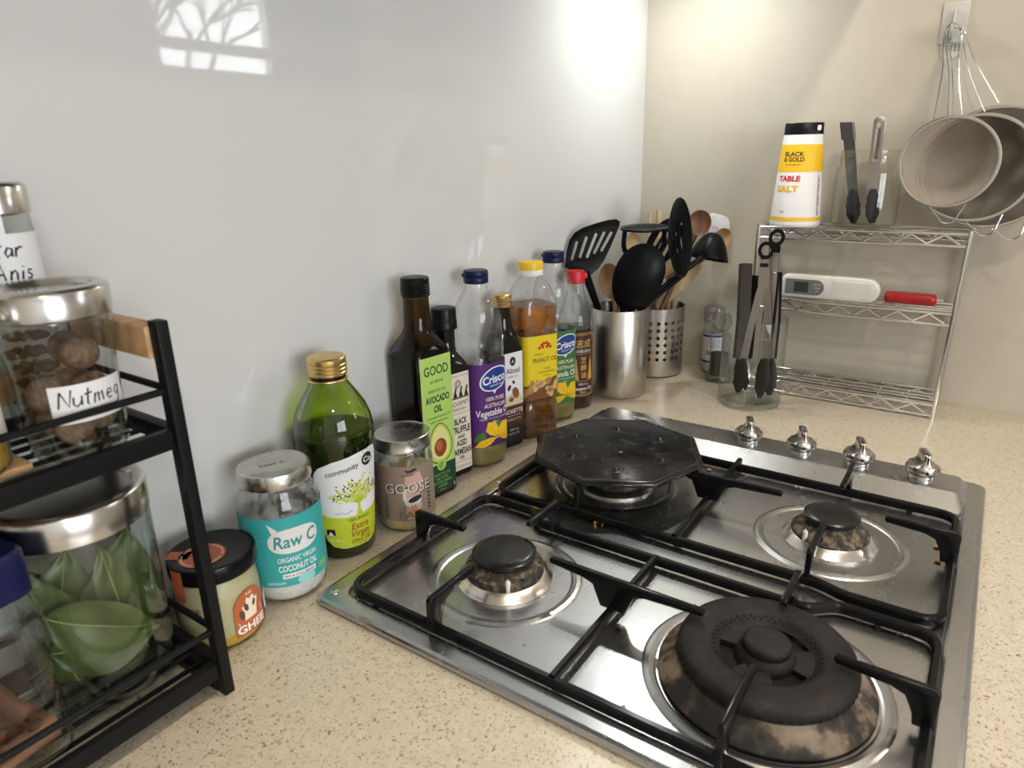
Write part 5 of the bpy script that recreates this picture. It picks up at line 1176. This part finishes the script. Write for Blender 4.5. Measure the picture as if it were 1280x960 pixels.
# floral spoon
def floral():
    m, nt, b = nodes('floral_white'); v = coords(nt); vo = nn(nt, 'ShaderNodeTexVoronoi'); vo.inputs['Scale'].default_value = 90; nt.links.new(v, vo.inputs['Vector'])
    r = ramp(nt, [(.0, (.55, .20, .28)), (.22, (.62, .40, .45)), (.34, (.74, .72, .74)), (1, (.76, .75, .77))]); nt.links.new(vo.outputs['Distance'], r.inputs[0]); nt.links.new(r.outputs[0], b.inputs['Base Color']); b.inputs['Roughness'].default_value = .35; return m
M = headM(899, 281, 1.236, Zv + UPR * .30); Q = lambda px, py: on_plane(px, py, M)
t_ = thing('floral_spatula', 'white spatula with pink floral print behind the black ladle', 'spatula', c2.location)
hang(plate2d([Q(*q) for q in ((886, 268), (891, 266), (903, 269), (909, 272), (912, 277), (912, 286), (909, 295), (900, 303), (892, 303), (886, 298))], [], .003, M), 'blade', floral(), t_)
hang(shaft(route(c2, RIM2, 'floral', at(892, 301, 1.236)), [.0045, .0045, .0042]), 'handle', M_whcap, t_)

# ================================================================== small jars by the corner
j = thing('salt_shaker', 'small clear spice shaker with blue-striped white label beside the perforated cylinder', 'shaker', (-.0235, -.168, 0))
MB().lathe([(.016, 0), (.0178, .0015), (.0182, .006), (.0182, .085), (.0170, .092), (.0165, .098)], 36, cap1=False).build('glass', G_clear, j)
MB().lathe([(.0165, .002), (.0170, .005), (.0170, .045), (.001, .047)], 30).build('salt', mat('fine_salt', (.70, .68, .66), .8), j)
MB().lathe([(.0165, .096), (.0185, .0965), (.0190, .099), (.0190, .120), (.0180, .124), (.001, .125)], 36).build('lid', thin_glass('frosted_cap', (.80, .80, .78), (.6, .6, .6), .08, rough=.2, smear=.35), j)
sf = Wrap(circ(.0184, 48), math.radians(-160)); lb = label_patch(sf, [(-.027, .018), (.027, .018), (.027, .075), (-.027, .075)], P_white, j); pr = Print(sf, lb)
bl = mat('ink_blue', (.015, .03, .25), .5); pr.rect(-.027, .027, .0195, .0240, bl); pr.rect(-.027, .027, .0690, .0735, bl); pr.text('SALT', 0, .036, .012, I_black, bold=.03, width=.022)
for k in range(5): pr.rect(-.013, .013, .0500 + k * .0035, .0508 + k * .0035, bl)
pr.done()
j = thing('pepper_grinder', 'clear acrylic pepper grinder with round head standing beside the tongs jar', 'grinder', (-.078, -.200, 0))
MB().lathe([(.0195, 0), (.0215, .001), (.0215, .008), (.0195, .012), (.0190, .016), (.0175, .070), (.0190, .080), (.0165, .088), (.0120, .092)], 36, cap1=False).build('body', G_jar, j)
MB().lathe([(.0150, .012), (.0160, .014), (.0155, .052), (.001, .054)], 30).build('peppercorn_fill', noisy('peppercorns', [(.35, (.006, .005, .004)), (.6, (.04, .03, .02))], 350, .8, bmp=.6, bscale=350), j)
MB().sphere((0, 0, .109), .0175, 28, 16).build('head', G_jar, j)
MB().sphere((.0035, -.0150, .1235), .0056, 16, 10).build('knob', M_chrome, j)

# ================================================================== glass jar of tongs on the worktop
TJ = Vector((-.162, -.280, 0))
j = thing('tongs_jar', 'tall clear glass jar holding three kitchen tongs on the worktop', 'jar', TJ)
MB().lathe([(.0440, 0), (.0480, .0012), (.0492, .004), (.0494, .010), (.0494, .118), (.0502, .1195), (.0502, .1215), (.0490, .1230), (.0492, .143), (.0486, .1440), (.0480, .143)], 64, cap1=False).build('glass', G_clear, j)
MB().lathe([(.0470, .0065), (.0465, .0095), (.044, .0100), (.001, .0090)], 48, cap0=False).build('glass_base', G_clear, j)
M_tong = brushed('tongs_steel', (.34, .31, .285), .26, .34, (6, 6, 30), 0)
M_rimst = mat('sieve_rim_steel', (.60, .56, .51), .24, 1.0)
M_sil = mat('black_silicone', (.005, .005, .006), .4, spec=.12)
def strip(mb, pts, hw, ht, side):
    """flat strip along pts, hw half width along `side`"""
    P = [Vector(q) for q in pts]; rings = []
    for i, p_ in enumerate(P):
        t_ = (P[min(i + 1, len(P) - 1)] - P[max(i - 1, 0)]).normalized(); s = (Vector(side) - t_ * Vector(side).dot(t_)).normalized(); n_ = t_.cross(s); w_ = hw[i] if isinstance(hw, (list, tuple)) else hw
        rings.append([p_ + s * w_ + n_ * ht, p_ - s * w_ + n_ * ht, p_ - s * w_ - n_ * ht, p_ + s * w_ - n_ * ht])
    return mb.loft(rings)
def paddle(mb, a, b_, side, w_):
    """scalloped silicone tip from a to b"""
    a, b_ = Vector(a), Vector(b_); d = (b_ - a); s = (Vector(side) - d.normalized() * Vector(side).dot(d.normalized())).normalized(); n_ = d.normalized().cross(s); rings = []
    for i in range(13):
        t_ = i / 12; w2 = w_ * (.55 + .75 * math.sin(PI * min(t_ * 1.05, 1) * .86) ** .8) * (1 + .08 * math.cos(t_ * 26)) * (1 - .55 * max(0, t_ - .8) / .2); c_ = a + d * t_ + n_ * .003 * math.sin(PI * t_)
        rings.append([c_ + s * w2 * math.cos(q) + n_ * .0034 * math.sin(q) for q in [2 * PI * k / 10 for k in range(10)]])
    return mb.loft(rings)
def ring_loop(O, M, r0, r1, th):
    mb = MB(); n = 24; 
    return mb.loft([[M @ Vector((r * math.cos(2 * PI * i / n) , r * math.sin(2 * PI * i / n) * 1.15, z)) for i in range(n)] for r, z in ((r0, -th), (r1, -th), (r1, th), (r0, th), (r0, -th))], False, False)
SD = Vector((.17, -.985, 0))
# steel tongs with black pull ring, legs spread
t_ = thing('tongs', 'steel tongs with spread legs, black silicone tips and black pull loop', 'tongs', TJ)
top = at(956, 328, 1.070); jn = at(955, 352, 1.075)
for q0, q1, q2, tip in (((950, 366), (938, 410), (929, 452), (922, 490)), ((958, 366), (961, 410), (957, 452), (949, 497))):
    a, b_, c_ = at(*q0, 1.078), at(*q1, 1.092), at(*q2, 1.105); leg = hang(strip(MB(), [jn, a, b_, c_], [.0062, .0058, .0052, .0060], .0009, SD), 'leg', M_tong, t_)
    hang(paddle(MB(), c_ + (b_ - c_) * .1, at(*tip, 1.118), SD, .0080), 'tip', M_sil, t_)
hang(strip(MB(), [at(956, 324, 1.068), jn, at(954, 360, 1.076)], [.0065, .0085, .0075], .0035, SD), 'hinge', M_tong, t_)
O = at(957.5, 313, 1.066); M = frame_at(O, TOCAM(O), Zv); hang(ring_loop(O, M, .0068, .0118, .0022), 'pull_loop', M_nylon, t_)
hang(strip(MB(), [O + Vector((0, 0, -.012)), at(955, 334, 1.068)], .0060, .0028, SD), 'loop_stem', M_nylon, t_)
# second tongs closed behind
t_ = thing('tongs', 'closed steel tongs with black edge grips, tallest in the glass jar', 'tongs', TJ)
for dx, dd in ((-4, 0.010), (3, .016)):
    a, b_, c_ = at(969 + dx * .4, 318, 1.080 + dd), at(965 + dx, 400, 1.098 + dd), at(960 + dx * 1.4, 448, 1.108 + dd)
    hang(strip(MB(), [a, b_, c_], [.0075, .0072, .0062], .0011, SD), 'leg', M_tong, t_); e = SD * .0076
    hang(MB().tube([at(969 + dx * .4, 340, 1.084 + dd) + e, b_ + e, c_ + e * .8], .0022, 8), 'edge_grip', M_nylon, t_)
    hang(paddle(MB(), c_, at(957 + dx * 1.5, 494, 1.118 + dd * .6), SD, .0080), 'tip', M_sil, t_)
O = at(971, 297, 1.075); M = frame_at(O, TOCAM(O), Zv + SD * .25); hang(ring_loop(O, M, .0066, .0120, .0022), 'pull_loop', M_nylon, t_)
hang(strip(MB(), [O + Vector((0, 0, -.012)), at(969, 316, 1.080)], .0070, .0028, SD), 'loop_stem', M_nylon, t_)
hang(MB().sphere(at(968, 341, 1.088), .0024, 10, 6), 'rivet', M_chrome, t_)
# third, black tongs with hollow square ends
t_ = thing('tongs', 'dark tongs with hollow square ends and scalloped steel tips in glass jar', 'tongs', TJ)
for px, wd, dd in ((932, .0085, .0), (941, .0070, .012)):
    a, b_, c_ = at(px, 330 if px < 935 else 345, 1.098 + dd), at(px - 3, 400, 1.110 + dd), at(px - 8, 448, 1.118 + dd * .7); mb = MB(); sd = SD; bk = ROT.col[2]
    rings = []
    for p_ in (a, b_, c_): rings.append([p_ + SD * wd * s + Vector(bk) * .0065 * q for s, q in ((-1, -1), (1, -1), (1, 1), (-1, 1))])
    inn = [[p_ + SD * wd * .78 * s + Vector(bk) * .0048 * q for s, q in ((-1, -1), (1, -1), (1, 1), (-1, 1))] for p_ in (c_, b_, a)]
    hang(MB().loft(inn + rings + [inn[0]], False, False), 'leg', mat('dark_tongs_steel', (.10, .095, .09), .22, 1.0) if px < 935 else M_nylon, t_)
    hang(paddle(MB(), c_, at(px - 2 if px < 935 else px - 14, 488, 1.126), SD, .0085), 'tip', M_tong if px > 935 else M_sil, t_)

# ================================================================== chrome wire shelf against the beige wall
WX0, WX1, WY0, WY1 = -.095, -.012, -.540, -.254
wr = thing('wire_shelf', 'three tier chrome wire shelf standing against the beige wall', 'shelf', ((WX0 + WX1) / 2, (WY0 + WY1) / 2, 0))
lx, ly = wr.location.x, wr.location.y
L3 = lambda x, y, z: (x - lx, y - ly, z)
for x in (WX0, WX1):
    for y in (WY0, WY1): MB().tube([L3(x, y, 0.0), L3(x, y - (.006 if y == WY0 else 0), .284)], .0034, 12).build('post', M_chrome, wr)
LEV = [(.0045, .0215), (.147, .164), (.262, .279)]
for z0, z1 in LEV:
    dy = .006 * z1 / .284; y0, y1 = WY0 - dy, WY1
    for x in (WX0, WX1):
        for z in (z0, z1): MB().tube([L3(x, y0, z), L3(x, y1, z)], .0023, 10).build('rail', M_chrome, wr)
        n = 13; zz = [L3(x, y1 - .012 + (y0 - y1 + .022) * i / n, (z0 + .0022) if i % 2 else (z1 - .0022)) for i in range(n + 1)]; MB().tube(zz, .0017, 8).build('zigzag_wire', M_chrome, wr)
    for y in (y0, y1):
        for z in (z0, z1): MB().tube([L3(WX0, y, z), L3(WX1, y, z)], .0023, 10).build('side_rail', M_chrome, wr)
    for k in range(1, 5):
        x = WX0 + (WX1 - WX0) * k / 5; MB().tube([L3(x, y0, z1 - .0022), L3(x, y1, z1 - .0022)], .0013, 8).build('deck_wire', M_chrome, wr)
    for k in range(1, 7):
        y = y0 + (y1 - y0) * k / 7; MB().tube([L3(WX0, y, z1 - .0040), L3(WX1, y, z1 - .0040)], .0015, 8).build('cross_wire', M_chrome, wr)
ZT, ZM = .2795, .1645
# salt pack
st = thing('salt_pack', 'white and yellow tapered table salt pack with black lid on wire shelf', 'salt pack', (-.055, -.299, ZT - .0012))
N = 64; ca = math.radians(camang(-.055, -.299))
def ssec(w_, d_):   # long axis across the line of sight
    return [(w_ * math.cos(2 * PI * i / N) * -math.sin(ca) - d_ * math.sin(2 * PI * i / N) * -math.cos(ca) * -1, w_ * math.cos(2 * PI * i / N) * math.cos(ca) + d_ * math.sin(2 * PI * i / N) * math.sin(ca)) for i in range(N)]
secs = [(.0365, .0355, 0), (.0385, .0370, .002), (.0385, .0370, .006), (.0345, .0290, .07), (.0290, .0150, .142)]
def sring(w_, d_, z): 
    u = Vector((-math.sin(ca), math.cos(ca))); v = Vector((math.cos(ca), math.sin(ca))); return [(*(u * w_ * math.cos(2 * PI * i / N) + v * d_ * math.sin(2 * PI * i / N)), z) for i in range(N)]
MB().loft([sring(*s) for s in secs]).build('carton', P_white, st, sharp=50)
MB().loft([sring(.0290, .0152, .1415), sring(.0292, .0150, .1425), sring(.0285, .0130, .158), sring(.0275, .0120, .1592)]).build('lid', M_blackcap, st)
class SaltSurf:
    def __call__(s, u, v, off):
        t_ = max(0, min(1, (v - .006) / .136)); w_ = .0385 + (.0290 - .0385) * t_; d_ = .0370 + (.0150 - .0370) * t_
        if v < .07: q = (v - .006) / .064; w_ = .0385 + (.0345 - .0385) * q; d_ = .0370 + (.0290 - .0370) * q
        else: q = (v - .07) / .072; w_ = .0345 + (.0290 - .0345) * q; d_ = .0290 + (.0150 - .0290) * q
        th = PI / 2 - u / .0340; uu = Vector((-math.sin(ca), math.cos(ca))); vv = Vector((math.cos(ca), math.sin(ca)))
        p_ = uu * (w_ + off) * math.cos(th) * -1 + vv * (d_ + off) * math.sin(th); return (p_.x, p_.y, v)
_sgn = -1
class SaltR(SaltSurf):
    def __call__(s, u, v, off): return super().__call__(-u, v, off)
ss = SaltR() if (Vector(SaltSurf()(.01, .05, 0)[:2]) - Vector(SaltSurf()(-.01, .05, 0)[:2])).dot(Vector(ROT.col[0])[:2] if False else Vector((ROT.col[0].x, ROT.col[0].y))) < 0 else SaltSurf()
M_gold = mat('ink_packet_yellow', (.80, .47, .01), .5)
pr = Print(ss, st, .002, .0003)
pr.rect(-.0525, .0525, .0860, .1270, M_gold); pr.rect(-.0525, .0525, .0105, .0165, M_gold)
pr.text('BLACK', -.012, .1095, .0092, I_black, bold=.035, width=.034); pr.text('& GOLD', -.012, .1015, .0092, I_black, bold=.035, width=.035); pr.text('YOUR EVERY DAY', -.012, .0955, .0036, I_black, width=.026)
pr.text('TABLE', -.016, .0720, .0112, I_red, bold=.04, width=.036); pr.text('SALT', -.017, .0560, .0128, M_gold, bold=.04, width=.035); pr.text('500g', -.020, .0240, .0036, I_black)
pr.text('SALT IODISED TABLE SALT', .036, .050, .0058, I_black, bold=.02, rot=PI / 2, width=.062); pr.done()
pr = Print(Flat(tuple(Vector((math.cos(ca), math.sin(ca), 0)) * .0152 + Vector((0, 0, .150)) ), (-ca and math.sin(ca) * -1 * -1, -math.cos(ca), 0), (0, 0, 1)), st, 0, .0004)
pr.rect(-.0245, -.0190, -.003, .005, I_white, .002); pr.done()
# preserving jar with small tongs on the top shelf
PJ = Vector((-.0535, -.400, .2818))
j = thing('tongs_jar', 'short wide glass jar holding two small tongs on the wire shelf', 'jar', PJ)
MB().lathe([(.040, 0), (.0440, .002), (.0460, .006), (.0465, .012), (.0465, .078), (.0450, .086), (.0420, .091), (.0415, .096), (.0428, .0975), (.0428, .100), (.0418, .101), (.0428, .1025), (.0428, .105), (.0416, .107), (.0420, .112), (.0410, .113)], 56, cap1=False).build('glass', thin_glass('old_jar_glass', (.97, .97, .95), (.66, .68, .60), .05, power=2.6), j)
t_ = thing('tongs', 'small dark tongs with square end and black silicone tips in the short jar', 'tongs', PJ)
bk = Vector(ROT.col[2])
for dx, X in ((0, -.063), (2, -.046)):
    a, b_, c_ = onx(1059 + dx, 154, X), onx(1063 + dx, 214, X), onx(1065 + dx, 244, X)
    hang(strip(MB(), [a, b_, c_], [.0068, .0066, .0058], .0014, SD), 'leg', mat('dark_tongs_steel', (.10, .095, .09), .22, 1.0), t_); hang(paddle(MB(), b_ + (c_ - b_) * .75, onx(1066 + dx, 279, X), SD, .0070), 'tip', M_sil, t_)
hang(MB().loft([[onx(1059, 153, -.0545) + SD * .0085 * s_ + Vector((.0115 * q, 0, 0)) for s_, q in ((-1, -1), (1, -1), (1, 1), (-1, 1))], [onx(1061, 175, -.0545) + SD * .0085 * s_ + Vector((.0115 * q, 0, 0)) for s_, q in ((-1, -1), (1, -1), (1, 1), (-1, 1))]], False, False), 'square_end', mat('dark_tongs_steel', (.10, .095, .09), .22, 1.0), t_)
t_ = thing('tongs', 'small bright steel tongs with slotted handle and black tips in the short jar', 'tongs', PJ)
a, b_ = onx(1101, 146, -.062), onx(1093, 205, -.062); ax = (a - b_).normalized(); O = (a + b_) / 2; M = frame_at(O, (-.97, -.22, .05), ax); hl = (a - b_).length / 2
hang(plate2d([(-.0075, -hl), (.0075, -hl), (.0085, hl - .012), (.0080, hl - .004), (.005, hl), (-.005, hl), (-.0080, hl - .004), (-.0085, hl - .012)], [slot(0, -hl * .75, 0, hl * .42, .0020), circ(.0021, 12, 0, hl - .010)], .0018, M), 'leg', M_tong, t_)
hang(strip(MB(), [b_ + (a - b_) * .03, onx(1091, 238, -.062)], [.0074, .0062], .001, SD), 'leg', M_tong, t_); hang(strip(MB(), [onx(1099, 160, -.052), onx(1093, 205, -.046), onx(1092, 238, -.046)], [.0074, .0070, .0062], .001, SD), 'leg', M_tong, t_)
hang(paddle(MB(), onx(1091, 236, -.062), onx(1089, 279, -.062), SD, .0070), 'tip', M_sil, t_); hang(paddle(MB(), onx(1092, 236, -.046), onx(1091, 279, -.046), SD, .0065), 'tip', M_sil, t_)
# folding food thermometer
th = thing('food_thermometer', 'white folding food thermometer lying on the middle wire shelf', 'thermometer', (-.066, -.366, ZM))
pts = []
L, H = .0745, .0190
body = [(L - H + H * math.cos(a), H + H * math.sin(a)) for a in [-PI / 2 + PI * i / 12 for i in range(13)]] + [(-L + .012 + .012 * math.cos(a), 2 * H - .012 + .012 * math.sin(a)) for a in [PI / 2 + PI / 2 * i / 6 for i in range(7)]] + [(-L, .0)]
Mth = Matrix(((0, 0, -1, 0), (-1, 0, 0, 0), (0, 1, 0, 0), (0, 0, 0, 1)))
MB().prism(body, -.009, .009, Mth).build('case', mat('white_plastic', (.72, .71, .66), .35), th, bevel=.003, bseg=3)
pn_ = MB().prism([(-.066, .006), (-.018, .006)] + [(-.018 + .012 * math.cos(a), .0185 + .0125 * math.sin(a)) for a in [-PI / 2 + PI * i / 10 for i in range(11)]] + [(-.066, .031)], .0086, .0096, Mth).build('display_panel', mat('grey_plastic', (.16, .16, .155), .4), th)
MB().box(-.0100, -.0096, .030, .052, .010, .027).build('screen', mat('lcd', (.035, .05, .045), .15), pn_)
pr = Print(Flat((-.0096, .0, 0), (0, -1, 0), (0, 0, 1)), pn_, 0, .0002); pr.text('ON/OFF', -.0165, .0225, .0032, I_white); pr.text('HOLD', -.0165, .0170, .0032, I_white); pr.text('C/F', -.0165, .0115, .0032, I_white); pr.done()
MB().prism([(.006, .006), (.062, .006), (.062, .030), (.006, .032)], .0088, .0094, Mth).build('probe_cover', mat('white_plastic_b', (.68, .67, .61), .4), th)
# red pocket tool
rt = thing('pocket_knife', 'red folded pocket knife lying on the middle wire shelf', 'knife', (-.056, -.482, ZM))
MB().loft([[(x * .9, y, .0030) for x, y in arc_rect(-.010, .010, -.034, .034, .008)], [(x, y, .0060) for x, y in arc_rect(-.011, .011, -.036, .036, .010)], [(x, y, .0150) for x, y in arc_rect(-.011, .011, -.036, .036, .010)], [(x * .8, y * .94, .0190) for x, y in arc_rect(-.011, .011, -.036, .036, .010)]]).build('handle', mat('red_plastic', (.40, .018, .02), .28), rt, sharp=60)
MB().box(-.009, .009, -.034, .030, .0002, .0030).build('blade', M_chrome, rt, bevel=.0004); MB().tube([(-.003, -.034, .012), (-.003, -.044, .012), (.003, -.044, .012), (.003, -.034, .012)], .0012, 8).build('ring', M_chrome, rt)

# ================================================================== sieves on an adhesive hook
M_acry = mat('clear_white_plastic', (.50, .48, .46), .3)
hc = onx(1193, 30, 0.0)
hk = thing('wall_hook', 'white plastic adhesive hook carrying the three sieves', 'hook', (0, hc.y, hc.z))
MB().box(-.003, 0, -.0165, .0165, -.026, .028).build('plate', M_acry, hk, bevel=.0012)
MB().tube(smooth([(-.003, 0, .016), (-.006, 0, .006), (-.010, 0, -.008), (-.022, 0, -.018), (-.030, 0, -.012), (-.031, 0, -.004)]), 0, sq=(.0055, .0022)).build('hook_arm', M_acry, hk, sharp=60)
tb = MB().prism([(.0135 * math.cos(PI + PI * i / 12), -.034 + .0125 * math.sin(PI + PI * i / 12)) for i in range(13)] + [(.0135, -.026), (-.0135, -.026)], 0, .0008, Matrix(((0, 0, -1, 0), (-1, 0, 0, 0), (0, 1, 0, 0), (0, 0, 0, 1)))).build('adhesive_tab', mat('tab_film', (.58, .55, .48), .4), hk)
pr = Print(Flat((-.0008, 0, 0), (0, -1, 0), (0, 0, 1)), tb, 0, .0002); gs = mat('tab_green', (.03, .14, .06), .6)
for r_ in range(3):
    for k in range(5): x = -.0105 + k * .0048; y = -.0300 - r_ * .0030; pr.poly([(x, y), (x + .0024, y), (x + .0036, y + .0021), (x + .0012, y + .0021)], gs)
pr.done()
def weave(name, pitch, col, cover):
    m = D.materials.new(name); m.use_nodes = True; nt = m.node_tree; b = nt.nodes['Principled BSDF']; out = nt.nodes['Material Output']
    b.inputs['Base Color'].default_value = (*col, 1); b.inputs['Metallic'].default_value = .35; b.inputs['Roughness'].default_value = .62
    v = coords(nt); sp = nn(nt, 'ShaderNodeSeparateXYZ'); nt.links.new(v, sp.inputs[0]); fs = []
    for a, b2 in (('Y', 'Z'),):
        for sgn in (1, -1):
            ad = nn(nt, 'ShaderNodeMath', operation='MULTIPLY_ADD'); ad.inputs[1].default_value = sgn; nt.links.new(sp.outputs['Z'], ad.inputs[0]); nt.links.new(sp.outputs['Y'], ad.inputs[2])
            mo = nn(nt, 'ShaderNodeMath', operation='PINGPONG'); mo.inputs[1].default_value = pitch; nt.links.new(ad.outputs[0], mo.inputs[0])
            lt = nn(nt, 'ShaderNodeMath', operation='LESS_THAN'); lt.inputs[1].default_value = pitch * cover; nt.links.new(mo.outputs[0], lt.inputs[0]); fs.append(lt.outputs[0])
    mx = nn(nt, 'ShaderNodeMath', operation='MAXIMUM'); nt.links.new(fs[0], mx.inputs[0]); nt.links.new(fs[1], mx.inputs[1])
    tr = nn(nt, 'ShaderNodeBsdfTransparent'); ms = nn(nt, 'ShaderNodeMixShader'); nt.links.new(mx.outputs[0], ms.inputs[0]); nt.links.new(tr.outputs[0], ms.inputs[1]); nt.links.new(b.outputs[0], ms.inputs[2]); nt.links.new(ms.outputs[0], out.inputs['Surface']); return m
hookp = Vector((-.017, hc.y, hc.z - .012))
def sieve(label, cx_px, cy_px, X, r, bowl, wm, loop_dy, order):
    c_ = onx(cx_px, cy_px, X); s = thing('sieve', label, 'sieve', c_); n = 56
    # rim: flat band ring lying in a plane parallel to the wall
    prof = [(r + .0012, -.0030), (r + .0042, -.0022), (r + .0046, .0010), (r + .0036, .0032), (r, .0036), (r - .0008, .0020), (r - .0004, -.0024)]
    MB().loft([[(z, rr * math.cos(2 * PI * i / n), rr * math.sin(2 * PI * i / n)) for i in range(n)] for rr, z in prof + prof[:1]], False, False).build('rim', M_rimst, s, sharp=60)
    rings = []
    for k in range(11):
        rho = 1 - k / 10 * .985; z = bowl * (1 - rho ** 2.1); rings.append([(z, r * rho * math.cos(2 * PI * i / n), r * rho * math.sin(2 * PI * i / n)) for i in range(n)])
    MB().loft(rings, False, True).build('mesh_bowl', wm, s)
    d = (hookp - c_); up = Vector((0, d.y, d.z)).normalized(); sd = Vector((0, up.z, -up.y))
    hp = d + Vector((-.0042 * order, 0, (.0075, .0030, .0075)[order])); w_ = .0105
    a0 = up * (r + .002) + sd * loop_dy; a1 = up * (r + .002) - sd * loop_dy
    path = smooth([a0, a0.lerp(hp, .5) + sd * .001, hp - up * .018 + sd * w_, hp - up * .004 + sd * w_ * .8, hp + up * .003, hp - up * .004 - sd * w_ * .8, hp - up * .018 - sd * w_, a1.lerp(hp, .5) - sd * .001, a1])
    MB().tube(path, .0012, 8).build('handle', M_chrome, s)
    e = -up; b0 = e * (r + .003); MB().tube(smooth([b0 * .985 + sd * .021, b0 + e * .010 + sd * .014 + Vector((-.002, 0, 0)), b0 + e * .021 + sd * .006 + Vector((-.004, 0, 0)), b0 + e * .021 - sd * .006 + Vector((-.004, 0, 0)), b0 + e * .010 - sd * .014 + Vector((-.002, 0, 0)), b0 * .985 - sd * .021]), .0013, 8).build('rest_hook', M_chrome, s)
    return s
sieve('smallest round wire sieve, in front of two larger ones on the hook', 1185, 203, -.094, .0575, .026, weave('fine_wire_mesh', .00125, (.33, .28, .225), .36), .017, 2)
sieve('medium round wire sieve hanging between the smallest and largest one', 1219, 211, -.070, .0690, .034, weave('mid_wire_mesh', .0007, (.13, .115, .095), .48), .022, 1)
sieve('largest round wire sieve hanging closest to the beige wall', 1241, 210, -.052, .0790, .036, weave('dense_wire_mesh', .0007, (.10, .09, .075), .58), .027, 0)
